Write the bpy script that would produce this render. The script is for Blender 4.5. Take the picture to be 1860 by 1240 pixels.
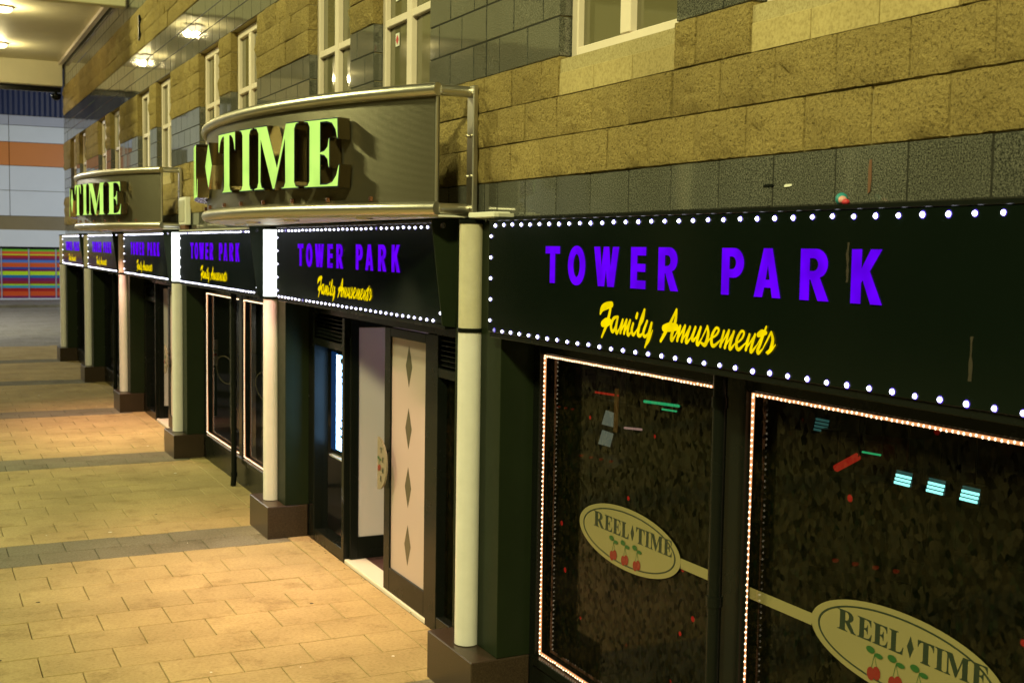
import bpy, math, random
from mathutils import Vector, Matrix, noise
from mathutils.geometry import tessellate_polygon
random.seed(7)
for o in list(bpy.data.objects): bpy.data.objects.remove(o)
SC = bpy.context.scene; COL = SC.collection
# ------------------------------------------------------------------ camera
EYE = Vector((0, 0, 2.9)); FPX = 2185.468
_yaw, _pit, _rol = (math.radians(a) for a in (26.2321, 4.3756, -0.8913))
fwd = Vector((math.sin(_yaw)*math.cos(_pit), math.cos(_yaw)*math.cos(_pit), -math.sin(_pit)))
rgt = Vector((math.cos(_yaw), -math.sin(_yaw), 0)); dwn = fwd.cross(rgt)
r2 = math.cos(_rol)*rgt + math.sin(_rol)*dwn; d2 = -math.sin(_rol)*rgt + math.cos(_rol)*dwn
cam = bpy.data.cameras.new('camera'); cam.sensor_width = 36; cam.lens = FPX/1860*36; cam.clip_end = 1500; cam.clip_start = .05; cam.dof.use_dof = True; cam.dof.focus_distance = 6.8; cam.dof.aperture_fstop = 5.0
CAM = bpy.data.objects.new('camera', cam); COL.objects.link(CAM); SC.camera = CAM
CAM.matrix_world = Matrix(((r2.x, -d2.x, -fwd.x, EYE.x), (r2.y, -d2.y, -fwd.y, EYE.y), (r2.z, -d2.z, -fwd.z, EYE.z), (0, 0, 0, 1)))
def pxarea(p, a):            # rough size of a piece in the picture, to choose which pieces become single objects
    d = Vector(p)-EYE; z = d.dot(fwd)
    if z < .3: return 0
    x, y = FPX*d.dot(r2)/z, FPX*d.dot(d2)/z
    if abs(x) > 990 or abs(y) > 680: return 0
    return a*(FPX/z)**2*abs(d.normalized().dot(fwd))
# ------------------------------------------------------------------ night sky and exposure
W = bpy.data.worlds.new('World'); SC.world = W; W.use_nodes = True
nt = W.node_tree; bg = nt.nodes['Background']; sky = nt.nodes.new('ShaderNodeTexSky')
sky.sky_type = 'NISHITA'; sky.sun_disc = False; sky.sun_elevation = math.radians(-4); sky.sun_rotation = math.radians(200)
nt.links.new(sky.outputs[0], bg.inputs[0]); bg.inputs[1].default_value = 0.06
SC.view_settings.view_transform = 'Standard'; SC.view_settings.look = 'None'; SC.view_settings.exposure = 0; SC.view_settings.gamma = 1
SC.render.engine = 'CYCLES'
# ------------------------------------------------------------------ helpers
WL = {}
def lin(r, g, b): return tuple((c/255/12.92 if c <= 10 else ((c/255+.055)/1.055)**2.4) for c in (r, g, b))
def tag(o, label=None, cat=None, group=None, kind=None):
    for k, v in (('label', label), ('category', cat), ('group', group), ('kind', kind)):
        if v: o[k] = v
    return o
def thing(name, loc, label, cat, group=None):
    o = bpy.data.objects.new(name, None); o.empty_display_size = .2; COL.objects.link(o); o.location = loc
    WL[o.name] = Vector(loc); return tag(o, label, cat, group)
def obj(name, me, parent=None, loc=None):
    o = bpy.data.objects.new(name, me); COL.objects.link(o)
    base = WL.get(parent.name, Vector((0, 0, 0))) if parent else Vector((0, 0, 0))
    if parent: o.parent = parent
    if loc is not None: o.location = Vector(loc)-base
    WL[o.name] = base if loc is None else Vector(loc)
    return o
def copy_tree(o, parent=None):
    c = o.copy(); COL.objects.link(c)
    if parent: c.parent = parent
    for ch in list(o.children): copy_tree(ch, c)
    return c
class MB:
    def __init__(s): s.v = []; s.f = []; s.m = []
    def add(s, vs, fs, mi=0):
        n = len(s.v); s.v += [tuple(p) for p in vs]; s.f += [tuple(i+n for i in f) for f in fs]; s.m += [mi]*len(fs); return s
    def box(s, x0, x1, y0, y1, z0, z1, mi=0, bev=0):
        if bev:
            b = bev; vs = []; fs = []
            import itertools
            # chamfered box: 24 vertices
            X, Y, Z = (x0, x1), (y0, y1), (z0, z1); idx = {}
            for i, j, k in itertools.product((0, 1), repeat=3):
                sx, sy, sz = (b, -b)[i], (b, -b)[j], (b, -b)[k]
                for a, d in enumerate(((0, sy, sz), (sx, 0, sz), (sx, sy, 0))):
                    idx[i, j, k, a] = len(vs); vs.append((X[i]+d[0], Y[j]+d[1], Z[k]+d[2]))
            q = lambda *t: fs.append(tuple(idx[u] for u in t))
            for i in (0, 1):
                q((i, 0, 0, 0), (i, 1, 0, 0), (i, 1, 1, 0), (i, 0, 1, 0)); q((0, i, 0, 1), (1, i, 0, 1), (1, i, 1, 1), (0, i, 1, 1)); q((0, 0, i, 2), (1, 0, i, 2), (1, 1, i, 2), (0, 1, i, 2))
                for j in (0, 1):
                    q((i, j, 0, 0), (i, j, 1, 0), (i, j, 1, 1), (i, j, 0, 1)); q((i, 0, j, 0), (i, 1, j, 0), (i, 1, j, 2), (i, 0, j, 2)); q((0, i, j, 1), (1, i, j, 1), (1, i, j, 2), (0, i, j, 2))
                    for k in (0, 1): q((i, j, k, 0), (i, j, k, 1), (i, j, k, 2))
            c = Vector(((x0+x1)/2, (y0+y1)/2, (z0+z1)/2)); out = []
            for f in fs:
                P = [Vector(vs[t]) for t in f]; n = (P[1]-P[0]).cross(P[2]-P[0])
                out.append(f if n.dot(sum(P, Vector())/len(P)-c) > 0 else f[::-1])
            return s.add(vs, out, mi)
        vs = [(x, y, z) for x in (x0, x1) for y in (y0, y1) for z in (z0, z1)]
        return s.add(vs, [(0, 1, 3, 2), (4, 6, 7, 5), (0, 4, 5, 1), (2, 3, 7, 6), (0, 2, 6, 4), (1, 5, 7, 3)], mi)
    def tube(s, pts, r, n=10, mi=0, cap=True, closed=False):
        pts = [Vector(p) for p in pts]; N = len(pts); rings = []; up = None
        for i, p in enumerate(pts):
            a = pts[(i-1) % N] if (closed or i) else p; b = pts[(i+1) % N] if (closed or i < N-1) else p
            t = (b-a).normalized()
            if up is None: up = Vector((0, 0, 1)) if abs(t.z) < .9 else Vector((1, 0, 0))
            u = t.cross(up).normalized(); w = u.cross(t).normalized(); up = w
            rr = r[i] if isinstance(r, (list, tuple)) else r
            rings.append([p+rr*(math.cos(2*math.pi*k/n)*u+math.sin(2*math.pi*k/n)*w) for k in range(n)])
        vs = [q for R in rings for q in R]; fs = []
        for i in range(N if closed else N-1):
            j = (i+1) % N
            for k in range(n): fs.append((i*n+k, i*n+(k+1) % n, j*n+(k+1) % n, j*n+k))
        if cap and not closed: fs += [tuple(range(n))[::-1], tuple((N-1)*n+k for k in range(n))]
        return s.add(vs, fs, mi)
    def cyl(s, cx, cy, r, z0, z1, n=24, mi=0):
        vs = [(cx+r*math.cos(2*math.pi*k/n), cy+r*math.sin(2*math.pi*k/n), z) for z in (z0, z1) for k in range(n)]
        return s.add(vs, [(k, (k+1) % n, n+(k+1) % n, n+k) for k in range(n)]+[tuple(range(n))[::-1], tuple(range(n, 2*n))], mi)
    def plate(s, loops, M, t0, t1, mi=0, mside=None):   # flat outline (outer loop, then holes) between depths t0 and t1 along M's third axis
        L = [[Vector((p[0], p[1], 0)) for p in l] for l in loops]
        flat = [p for l in L for p in l]; tri = tessellate_polygon(L); n = len(flat)
        vs = [M @ Vector((p.x, p.y, t)) for t in (t0, t1) for p in flat]; fr = []; bk = []; sd = []
        for t in tri:
            a, b, c = (flat[i] for i in t)
            if (b-a).cross(c-a).z < 0: t = t[::-1]
            fr.append(tuple(i+n for i in t)); bk.append(tuple(t)[::-1])
        o = 0
        for li, l in enumerate(L):
            ar = sum(l[i].x*l[(i+1) % len(l)].y-l[(i+1) % len(l)].x*l[i].y for i in range(len(l)))
            for i in range(len(l)):
                a, b = o+i, o+(i+1) % len(l)
                q = (a, b, b+n, a+n)
                sd.append(q if (ar > 0) == (li == 0) else q[::-1])
            o += len(l)
        k = len(s.v); s.add(vs, fr+bk, mi); s.f += [tuple(i+k for i in f) for f in sd]; s.m += [mi if mside is None else mside]*len(sd)
        return s
    def build(s, name, mats, parent=None, smooth=False, loc=None):
        base = Vector(loc) if loc is not None else (WL.get(parent.name, Vector((0, 0, 0))) if parent else Vector((0, 0, 0)))
        me = bpy.data.meshes.new(name); me.from_pydata([(p[0]-base.x, p[1]-base.y, p[2]-base.z) for p in s.v], [], s.f)
        for m in (mats if isinstance(mats, (list, tuple)) else [mats]): me.materials.append(m)
        me.polygons.foreach_set('material_index', s.m)
        if smooth: me.polygons.foreach_set('use_smooth', [True]*len(s.f))
        me.update()
        if smooth:
            try: me.set_sharp_from_angle(angle=math.radians(40))
            except Exception: pass
        o = obj(name, me, parent, loc)
        return o
def box(name, m, parent, *a, bev=.004): return MB().box(*a, bev=bev).build(name, m, parent)
# frame of a sheet that faces the street: u runs towards the camera (right, for someone reading it), v up, n out to the street
def street(x, y, z): return Matrix(((0, 0, -1, x), (-1, 0, 0, y), (0, 1, 0, z), (0, 0, 0, 1)))
# ------------------------------------------------------------------ materials
def principled(name, col, rough=.5, metal=0, spec=.5, emit=None, es=0):
    m = bpy.data.materials.new(name); m.use_nodes = True; b = m.node_tree.nodes['Principled BSDF']
    b.inputs['Base Color'].default_value = (*col, 1); b.inputs['Roughness'].default_value = rough; b.inputs['Metallic'].default_value = metal
    b.inputs['Specular IOR Level'].default_value = spec
    if emit: b.inputs['Emission Color'].default_value = (*emit, 1); b.inputs['Emission Strength'].default_value = es
    return m
class NB:
    def __init__(s, m): s.m = m; s.t = m.node_tree; s.b = s.t.nodes['Principled BSDF']
    def n(s, kind, **kw):
        x = s.t.nodes.new('ShaderNode'+kind)
        for k, v in kw.items():
            if hasattr(x, k) and k not in x.inputs: setattr(x, k, v)
            else: x.inputs[k].default_value = v
        return x
    def l(s, a, b): s.t.links.new(a, b)
    def pos(s, scale=(1, 1, 1)):
        g = s.n('NewGeometry'); mp = s.n('Mapping'); s.l(g.outputs['Position'], mp.inputs['Vector']); mp.inputs['Scale'].default_value = scale; return mp.outputs[0]
    def noise(s, v, scale, detail=3, rough=.55):
        x = s.n('TexNoise', Scale=scale, Detail=detail, Roughness=rough); s.l(v, x.inputs['Vector']); return x.outputs['Fac']
    def ramp(s, f, stops, interp='LINEAR'):
        r = s.n('ValToRGB'); r.color_ramp.interpolation = interp; e = r.color_ramp.elements
        while len(e) > 1: e.remove(e[-1])
        e[0].position = stops[0][0]; e[0].color = (*stops[0][1], 1)
        for p, c in stops[1:]:
            q = e.new(p); q.color = (*c, 1)
        s.l(f, r.inputs[0]); return r.outputs[0]
    def mix(s, f, a, b, mode='MIX'):
        x = s.n('Mix', data_type='RGBA', blend_type=mode)
        for sk, v in ((x.inputs[0], f), (x.inputs[6], a), (x.inputs[7], b)):
            if isinstance(v, (int, float)): sk.default_value = v
            elif isinstance(v, tuple): sk.default_value = (*v, 1)
            else: s.l(v, sk)
        return x.outputs[2]
    def bump(s, h, strength, dist=.01):
        x = s.n('Bump', Strength=strength, Distance=dist); s.l(h, x.inputs['Height']); s.l(x.outputs[0], s.b.inputs['Normal']); return x
    def col(s, c): s.l(c, s.b.inputs['Base Color'])
    def rough(s, f, lo, hi):
        x = s.n('MapRange'); x.inputs[3].default_value = lo; x.inputs[4].default_value = hi; s.l(f, x.inputs[0]); s.l(x.outputs[0], s.b.inputs['Roughness'])
G = {}
def M_(name, *a, **k): G[name] = principled(name, *a, **k); return G[name]
def dull(m, amt=.25, scale=6, rlo=.3, rhi=.6):      # grime and uneven gloss on a painted thing
    nb = NB(m); c = tuple(nb.b.inputs['Base Color'].default_value)[:3]; p = nb.pos(); f = nb.noise(p, scale, 5, .65)
    nb.col(nb.mix(f, tuple(x*(1-amt) for x in c), tuple(min(1, x*(1+amt)) for x in c))); nb.rough(nb.noise(p, scale*3, 4), rlo, rhi); return m
def stone(name, dark, mid, light, sc, rough, bumps, st=(.36, .5, .66), var=(.88, 1.06)):
    m = principled(name, mid, rough, spec=.25); nb = NB(m); p = nb.pos()
    f = nb.noise(p, sc, 4, .7); big = nb.noise(p, 1.1, 4, .6); c = nb.ramp(f, [(st[0], dark), (st[1], mid), (st[2], light)])
    oi = nb.n('ObjectInfo'); t = nb.mix(oi.outputs['Random'], (var[0],)*3, (var[1],)*3); c = nb.mix(1.0, c, t, 'MULTIPLY')
    c = nb.mix(1.0, c, nb.ramp(big, [(.3, (.78, .76, .7)), (.65, (1.06, 1.05, 1.02))]), 'MULTIPLY'); nb.col(c)
    if name.startswith('paver'):            # trodden-in dirt and spills
        c = nb.mix(1.0, c, nb.ramp(nb.noise(p, 2.6, 6, .7), [(.30, (.66, .62, .56)), (.47, (1, 1, 1))]), 'MULTIPLY'); nb.col(c)
    if bumps: nb.bump(nb.noise(p, bumps[0], 6, .7), bumps[1], bumps[2])
    G[name] = m; return m
stone('split_face_block', (.21, .16, .066), (.45, .345, .135), (.50, .39, .165), 85, .9, (34, 1.0, .075), (.37, .46, .7), (.93, 1.06))
stone('smooth_sill_block', (.31, .25, .12), (.41, .335, .165), (.46, .38, .20), 60, .8, (70, .3, .004))
stone('mortar', (.30, .25, .13), (.40, .34, .19), (.46, .40, .24), 90, .95, (120, .4, .004))
m = stone('polished_block', (.02, .022, .021), (.082, .085, .078), (.21, .21, .19), 150, .1, None); m.node_tree.nodes['Principled BSDF'].inputs['Specular IOR Level'].default_value = 1.0
nb = NB(m); nb.rough(nb.noise(nb.pos(), 5, 3), .025, .06)
stone('paver_buff', (.33, .262, .13), (.40, .32, .165), (.44, .355, .19), 40, .75, (110, .3, .003), var=(.93, 1.04))
stone('paver_grey', (.13, .125, .095), (.18, .172, .13), (.22, .212, .165), 45, .75, (110, .3, .003), var=(.92, 1.05))
stone('paver_plaza', (.20, .20, .20), (.30, .30, .30), (.36, .36, .36), 18, .75, None)
stone('paving_joint', (.03, .028, .02), (.055, .048, .035), (.09, .08, .055), 40, .95, None)
stone('dark_joint', (.012, .012, .010), (.02, .02, .017), (.03, .03, .025), 90, .9, None)
stone('dark_granite', (.024, .016, .012), (.040, .027, .02), (.06, .043, .033), 120, .3, None)
dull(M_('white_frame', (.70, .61, .54), .4), .1, 5, .3, .5)
dull(M_('green_paint', (.012, .018, .009), .35, spec=.1), .25, 4, .35, .5)
dull(M_('black_paint', (.006, .0075, .0065), .3, spec=.14), .25, 1.5, .2, .32)
dull(M_('sign_black', (.0035, .0065, .0045), .15, spec=.28), .2, .8, .10, .17)
dull(M_('column_white', (.70, .675, .70), .35), .12, 7, .28, .5)
dull(M_('grey_flashing', (.45, .44, .38), .5), .2, 7)
dull(M_('box_unlit', (.52, .48, .38), .4), .22, 9)
M_('steel', (.62, .59, .53), .28, 1); nb = NB(G['steel']); nb.rough(nb.noise(nb.pos((3, 3, 30)), 8, 3), .28, .45)
M_('bronze_mirror', (.36, .29, .17), .16, 1); M_('rim_blue', (.045, .07, .14), .3, .6)
m = M_('ribbed_metal', (.34, .31, .235), .36, .75); nb = NB(m); wv = nb.n('TexWave', Scale=42.0); wv.bands_direction = 'Z'; nb.l(nb.pos(), wv.inputs['Vector']); nb.bump(wv.outputs['Fac'], .25, .004)
nb.col(nb.mix(wv.outputs['Fac'], (.095, .088, .062), (.17, .155, .11)))
M_('cream_decal', (.20, .175, .085), .12); M_('handle_cream', (.19, .17, .125), .3); M_('oval_line', (.07, .06, .035), .2); M_('decal_green', (.006, .018, .012), .3); M_('cherry_red', (.16, .008, .008), .2); M_('leaf_green', (.008, .07, .015), .3)
M_('frosted_panel', (.40, .33, .33), .3); M_('etched_grey', (.075, .068, .045), .25, spec=.3); M_('frosted_lilac', (.50, .46, .52), .2)
M_('threshold_stone', (.6, .58, .52), .6); M_('copper_glint', (.72, .36, .24), .25, 1); M_('plastic_white', (.72, .72, .68), .45)
M_('room_dark', (.06, .045, .035), .8); M_('room_carpet', (.05, .02, .02), .9); M_('cabinet', (.03, .02, .025), .3); M_('brown_stain', (.018, .012, .006), .8)
M_('upper_pane', (.12, .11, .06), .05, spec=.6); M_('stain_rust', (.13, .055, .03), .8); M_('teal', (.02, .22, .24), .5); M_('pink', (.62, .32, .30), .5); M_('toy_red', (.5, .03, .05), .5)
def glow(name, col, s, sample=False):
    m = bpy.data.materials.new(name); m.use_nodes = True; t = m.node_tree; t.nodes.remove(t.nodes['Principled BSDF']); e = t.nodes.new('ShaderNodeEmission')
    e.inputs[0].default_value = (*col, 1); e.inputs[1].default_value = s; t.links.new(e.outputs[0], t.nodes['Material Output'].inputs[0])
    if not sample: m.cycles.emission_sampling = 'NONE'
    G[name] = m; return m
def uneven(name, lo, hi, sc):          # lamp modules behind the lit faces do not shine quite evenly
    t = G[name].node_tree; e = next(n for n in t.nodes if n.type == 'EMISSION'); g = t.nodes.new('ShaderNodeNewGeometry'); n = t.nodes.new('ShaderNodeTexNoise'); n.inputs['Scale'].default_value = sc; n.inputs['Detail'].default_value = 1; r = t.nodes.new('ShaderNodeMapRange')
    r.inputs[1].default_value = .3; r.inputs[2].default_value = .7; r.inputs[3].default_value = lo; r.inputs[4].default_value = hi
    t.links.new(g.outputs['Position'], n.inputs['Vector']); t.links.new(n.outputs[0], r.inputs[0]); t.links.new(r.outputs[0], e.inputs[1])
glow('letter_violet', (.14, .0, 1.0), 1.0, True); glow('script_yellow', (1.0, .74, .0), 1.0, True); glow('letter_lime', (.62, 1.0, .18), 1.05, True)
uneven('letter_violet', .72, 1.12, 9); uneven('script_yellow', .8, 1.08, 14); uneven('letter_lime', .86, 1.1, 5)
glow('led_core', (.86, .86, 1.0), 9); glow('led_halo', (.16, .08, 1.0), .9); glow('tube_white', (.93, 1.0, .90), 2.6, True)
glow('rope_bulb', (1.0, .80, .50), 3.2); glow('rope_tube', (1.0, .42, .16), .95, True); glow('rope_line', (1.0, .62, .33), 1.6, True)
glow('screen_white', (.33, .62, 1.0), 14.0, True); glow('screen_glow', (.015, .09, .32), .35, True); glow('lamp_warm', (1.0, .78, .45), 14); glow('lamp_yellow', (1.0, .86, .50), 3.5)
glow('cyan_lamp', (.30, 1.0, .92), 14); glow('cyan_dim', (.22, .8, .7), .7); glow('machine_red', (1.0, .05, .02), .35); glow('machine_white', (.85, 1.0, .75), .8); glow('machine_amber', (1.0, .45, .08), .3); glow('machine_green', (.05, 1.0, .35), 2.6); glow('neon_red', (1.0, .04, .02), 1.8); glow('neon_pink', (1.0, .6, .5), 2)
# perforated window film: dark leaves and red cherries printed on a sheet one can half see through
m = M_('window_film', (.05, .05, .03), .05, spec=.2); nb = NB(m); p = nb.pos((1, 1, .72))
vo = nb.n('TexVoronoi', Scale=44.0); nb.l(p, vo.inputs['Vector']); v2 = nb.n('TexVoronoi', Scale=44.0, feature='DISTANCE_TO_EDGE'); nb.l(p, v2.inputs['Vector'])
sep = nb.n('SeparateColor'); nb.l(vo.outputs['Color'], sep.inputs[0])
leaf = nb.ramp(sep.outputs[0], [(0, (.002, .003, .001)), (.45, (.005, .0048, .002)), (.8, (.011, .009, .004)), (1, (.003, .006, .0025))])
vein = nb.ramp(v2.outputs['Distance'], [(0, (.35, .35, .35)), (.09, (1, 1, 1))]); leaf = nb.mix(1.0, leaf, vein, 'MULTIPLY')
v3 = nb.n('TexVoronoi', Scale=4.6); nb.l(nb.pos((0, 1, 1)), v3.inputs['Vector'])
dot = nb.ramp(v3.outputs['Distance'], [(.06, (1, 1, 1)), (.085, (0, 0, 0))]); nb.col(nb.mix(dot, leaf, (.22, .01, .012)))
sl = nb.n('MapRange'); sl.inputs[1].default_value = 0; sl.inputs[2].default_value = 1; sl.inputs[3].default_value = .0; sl.inputs[4].default_value = .24; nb.l(sep.outputs[1], sl.inputs[0]); nb.l(sl.outputs[0], nb.b.inputs['Specular IOR Level'])
nb.bump(v2.outputs['Distance'], .04, .003)
tr = nb.n('BsdfTransparent'); tr.inputs[0].default_value = (.75, .75, .72, 1); mx = nb.n('MixShader'); mx.inputs[0].default_value = .86
nb.l(tr.outputs[0], mx.inputs[1]); nb.l(nb.b.outputs[0], mx.inputs[2]); nb.l(mx.outputs[0], nb.t.nodes['Material Output'].inputs[0])
m = M_('clear_pane', (.012, .015, .016), .03, spec=.5); nb = NB(m); tr = nb.n('BsdfTransparent'); tr.inputs[0].default_value = (.85, .9, .92, 1); mx = nb.n('MixShader'); mx.inputs[0].default_value = .28
nb.l(tr.outputs[0], mx.inputs[1]); nb.l(nb.b.outputs[0], mx.inputs[2]); nb.l(mx.outputs[0], nb.t.nodes['Material Output'].inputs[0])
# ================================================================== GROUND
P = 4.898; D = 3.287; SH = 3.47
g = MB(); g.add([(-300, -200, -.02), (300, -200, -.02), (300, 500, -.02), (-300, 500, -.02)], [(0, 1, 2, 3)])
GROUND = g.build('ground', G['paving_joint']); tag(GROUND, kind='structure')
def paver_mesh(name, lx, ly, m):
    e, c = .003, .004; b = MB(); hx, hy = lx/2-e, ly/2-e
    vs = [(sx*hx, sy*hy, -.045) for sx, sy in ((-1, -1), (1, -1), (1, 1), (-1, 1))]+[(sx*hx, sy*hy, -c) for sx, sy in ((-1, -1), (1, -1), (1, 1), (-1, 1))]+[(sx*(hx-c), sy*(hy-c), 0) for sx, sy in ((-1, -1), (1, -1), (1, 1), (-1, 1))]
    fs = [(8, 9, 10, 11)]
    for r in (0, 4):
        for k in range(4): fs.append((r+k, r+(k+1) % 4, r+4+(k+1) % 4, r+4+k))
    me = bpy.data.meshes.new(name); me.from_pydata(vs, [], fs); me.materials.append(m); me.update(); return me
PM = {}
def pmesh(lx, ly, mn):
    k = (round(lx, 2), round(ly, 3), mn)
    if k not in PM: PM[k] = paver_mesh('paver', lx, ly, G[mn])
    return PM[k]
pav = tag(bpy.data.objects.new('pavement', None), kind='structure'); COL.objects.link(pav)
specs = []
def row(y0, y1, mn, ph, x0=-6.0, x1=3.24):
    x = ph - .5*math.ceil((ph-x0)/.5)
    while x < x1-.02:
        a, b = max(x, x0), min(x+.5, x1)
        if x1-b < .12: b = x1
        if b-a > .06: specs.append(((a+b)/2, (y0+y1)/2, b-a, y1-y0, mn))
        x = b if b == x1 else x+.5
par = 0
for j in range(-2, 6):
    b0 = 6.53+P*j; b1 = b0+.818         # grey band at a column, then the buff rows up to the next band
    for k in range(2): row(b0+.409*k, b0+.409*(k+1), 'paver_grey', (.94, .69)[k % 2])
    e = b0+P; ys = [b1]
    if j == 0:
        t = [e]
        while t[-1]-.431 > b1+.1: t.append(t[-1]-.431)
        ys = [b1]+t[::-1]
    else:
        while ys[-1]+.431 < e-.1: ys.append(ys[-1]+.431)
        ys.append(e)
    n = len(ys)-1
    for k in range(n): row(ys[k], ys[k+1], 'paver_buff', (.69, .94)[(n-1-k) % 2] if j == 0 else (.94, .69)[k % 2])
for j in range(-1, 6):
    y = 6.53+P*j+.87
    while y < 6.53+P*(j+1): specs.append((3.35, y+.235, .215, .47, 'paver_buff')); y += .47
specs.sort(key=lambda s: -pxarea((s[0], s[1], 0), s[2]*s[3]*.3))
rest = MB()
for i, (cx, cy, lx, ly, mn) in enumerate(specs):
    tilt = (random.gauss(0, .0028), random.gauss(0, .0028)); dz = random.gauss(0, .0013)
    if i < 300:
        o = obj('paver', pmesh(lx, ly, mn), pav, (cx, cy, dz)); o.rotation_euler = (*tilt, random.gauss(0, .002))
    else:
        me = pmesh(lx, ly, mn)
        rest.add([(v.co.x+cx, v.co.y+cy, v.co.z+dz+v.co.y*tilt[0]-v.co.x*tilt[1]) for v in me.vertices], [tuple(p.vertices) for p in me.polygons], 0 if mn == 'paver_buff' else 1)
tag(rest.build('pavers', [G['paver_buff'], G['paver_grey']], pav), kind='stuff')
pl = MB()
y = 6.53+6*P+.02; k = 0
while y < 57:
    x = -12+(k % 2)*.3
    while x < 16:
        me = pmesh(.6, .6, 'paver_plaza'); dz = random.gauss(-.004, .0015)
        pl.add([(v.co.x+x, v.co.y+y+.3, v.co.z+dz) for v in me.vertices], [tuple(p.vertices) for p in me.polygons]); x += .6
    y += .6; k += 1
plz = tag(bpy.data.objects.new('plaza_paving', None), kind='structure'); COL.objects.link(plz)
tag(pl.build('slabs', G['paver_plaza'], plz), kind='stuff')
kb = MB(); x = -12
while x < 16: kb.box(x, x+.905, 57.05, 57.3, -.1, .12, bev=.01); x += .915
tag(kb.build('kerb', G['paver_grey'], plz), kind='stuff')
fp = MB().box(-12, 16, 57.31, 64, -.1, .11).build('far_pavement', G['paver_plaza']); tag(fp, kind='structure')
# ================================================================== ARCADE BUILDING
Z0, CH, BL = 3.321, .2256, .392
BLD = thing('arcade_building', (5, 16, 0), 'long tan block arcade building with bands of dark polished blocks and white windows', 'building')
zj = lambda k: Z0+CH*k
openings = []
for j in range(-2, 6):
    openings += [(8.067+P*j, 9.25+P*j), (9.84+P*j, 11.017+P*j)]
openings = [o for o in openings if o[0] > -1 and o[1] < 31.6]
YN, YF = -2.0, 32.05
core = MB()
core.box(3.296, 3.60, YN, YF, 2.42, zj(3)-.02); core.box(3.296, 3.60, YN, YF, zj(9), 8.6)
e = [YN]+[v for o in openings for v in o]+[YF]
for a, b in zip(e[0::2], e[1::2]): core.box(3.296, 3.60, a+.012, b-.012, zj(3)-.02, zj(9))
core.build('mortar_bed', G['mortar'], BLD)
dj = MB()
for k0, k1 in ((-4, 0), (9, 12), (15, 23)): dj.box(3.2905, 3.2955, YN, YF, zj(k0)+.002, zj(k1)-.002)
for a, b in zip(e[0::2], e[1::2]): dj.box(3.2905, 3.2955, a+.013, b-.013, zj(3)+.002, zj(6)-.002)
dj.build('dark_bed', G['dark_joint'], BLD)
sh = MB(); sh.box(3.6, 9.4, YN, YF, 2.75, 8.6); sh.box(3.5, 9.4, YF-.3, YF-.02, -.05, 2.75); sh.box(3.5, 9.4, YN, YN+.25, -.05, 2.75); sh.box(9.1, 9.4, YN, YF, -.05, 2.75)
sh.box(3.25, 9.5, YN-.05, YF+.04, 8.6, 8.75)
sh.build('carcass', G['room_dark'], BLD)
MB().box(3.62, 9.1, YN, YF, -.05, .012).build('shop_floor', G['room_carpet'], BLD)
def rough_mesh(seed, nx, ny, L=BL, m='split_face_block'):
    hl, hh = L/2-.004, CH/2-.004; vs = []; fs = []
    for j in range(ny+1):
        for i in range(nx+1):
            u, v = i/nx, j/ny; y, z = -hl+2*hl*u, -hh+2*hh*v
            ed = min(u, 1-u)*L; ez = min(v, 1-v)*CH; q = min(1, min(ed, ez)/.05)
            n_ = noise.noise(Vector((seed*3.1, y*8, z*8)))*.45+noise.noise(Vector((seed*5.7, y*26, z*26)))*.55
            d = max(.005, .003+q*(.020+.046*n_))
            if 0 < i < nx: y += .012*noise.noise(Vector((seed*2.2, i*1.7, j*2.3)))
            if j in (0, ny): z += .004*noise.noise(Vector((seed*1.3, y*30, j)))*(1 if 0 < i < nx else 0)
            vs.append((-d, y, z))
    for j in range(ny):
        for i in range(nx):
            a = j*(nx+1)+i; fs.append((a, a+nx+1, a+nx+2, a+1))
    n0 = len(vs); ring = [(0, 0), (nx, 0), (nx, ny), (0, ny)]
    vs += [(.112, -hl, -hh), (.112, hl, -hh), (.112, hl, hh), (.112, -hl, hh)]
    ix = lambda i, j: j*(nx+1)+i
    fs += [tuple([ix(i, 0) for i in range(nx+1)]+[n0+1, n0]), tuple([ix(nx, j) for j in range(ny+1)]+[n0+2, n0+1]), tuple([ix(nx-i, ny) for i in range(nx+1)]+[n0+3, n0+2]), tuple([ix(0, ny-j) for j in range(ny+1)]+[n0, n0+3])]
    me = bpy.data.meshes.new('block'); me.from_pydata(vs, [], fs); me.materials.append(G[m]); me.polygons.foreach_set('use_smooth', [len(f) == 4 for f in fs]); me.update()
    try: me.set_sharp_from_angle(angle=math.radians(50))
    except Exception: pass
    return me
def flat_mesh(name, L, m):
    b = MB().box(0, .112, -L/2+.003, L/2-.003, -CH/2+.003, CH/2-.003, bev=.004)
    me = bpy.data.meshes.new(name); me.from_pydata(b.v, [], b.f); me.materials.append(G[m]); me.update(); return me
ROUGH = {}; FLAT = {}; COARSE = {}
def get(kind, L, seed, coarse=False):
    L = round(L, 2)
    if kind == 'tan':
        k = (L, seed % (9 if L > .36 else 4)); T = COARSE if coarse else ROUGH
        if k not in T: T[k] = rough_mesh(k[1]+L*10+.37, 4 if coarse else 11, 3 if coarse else 7, L)
        return T[k]
    if (L, kind) not in FLAT: FLAT[L, kind] = flat_mesh('tile', L, 'polished_block')
    return FLAT[L, kind]
ctype = lambda k: 'grey' if k < 0 or 3 <= k < 6 or 9 <= k < 12 or k >= 15 else 'tan'
blocks = []
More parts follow.
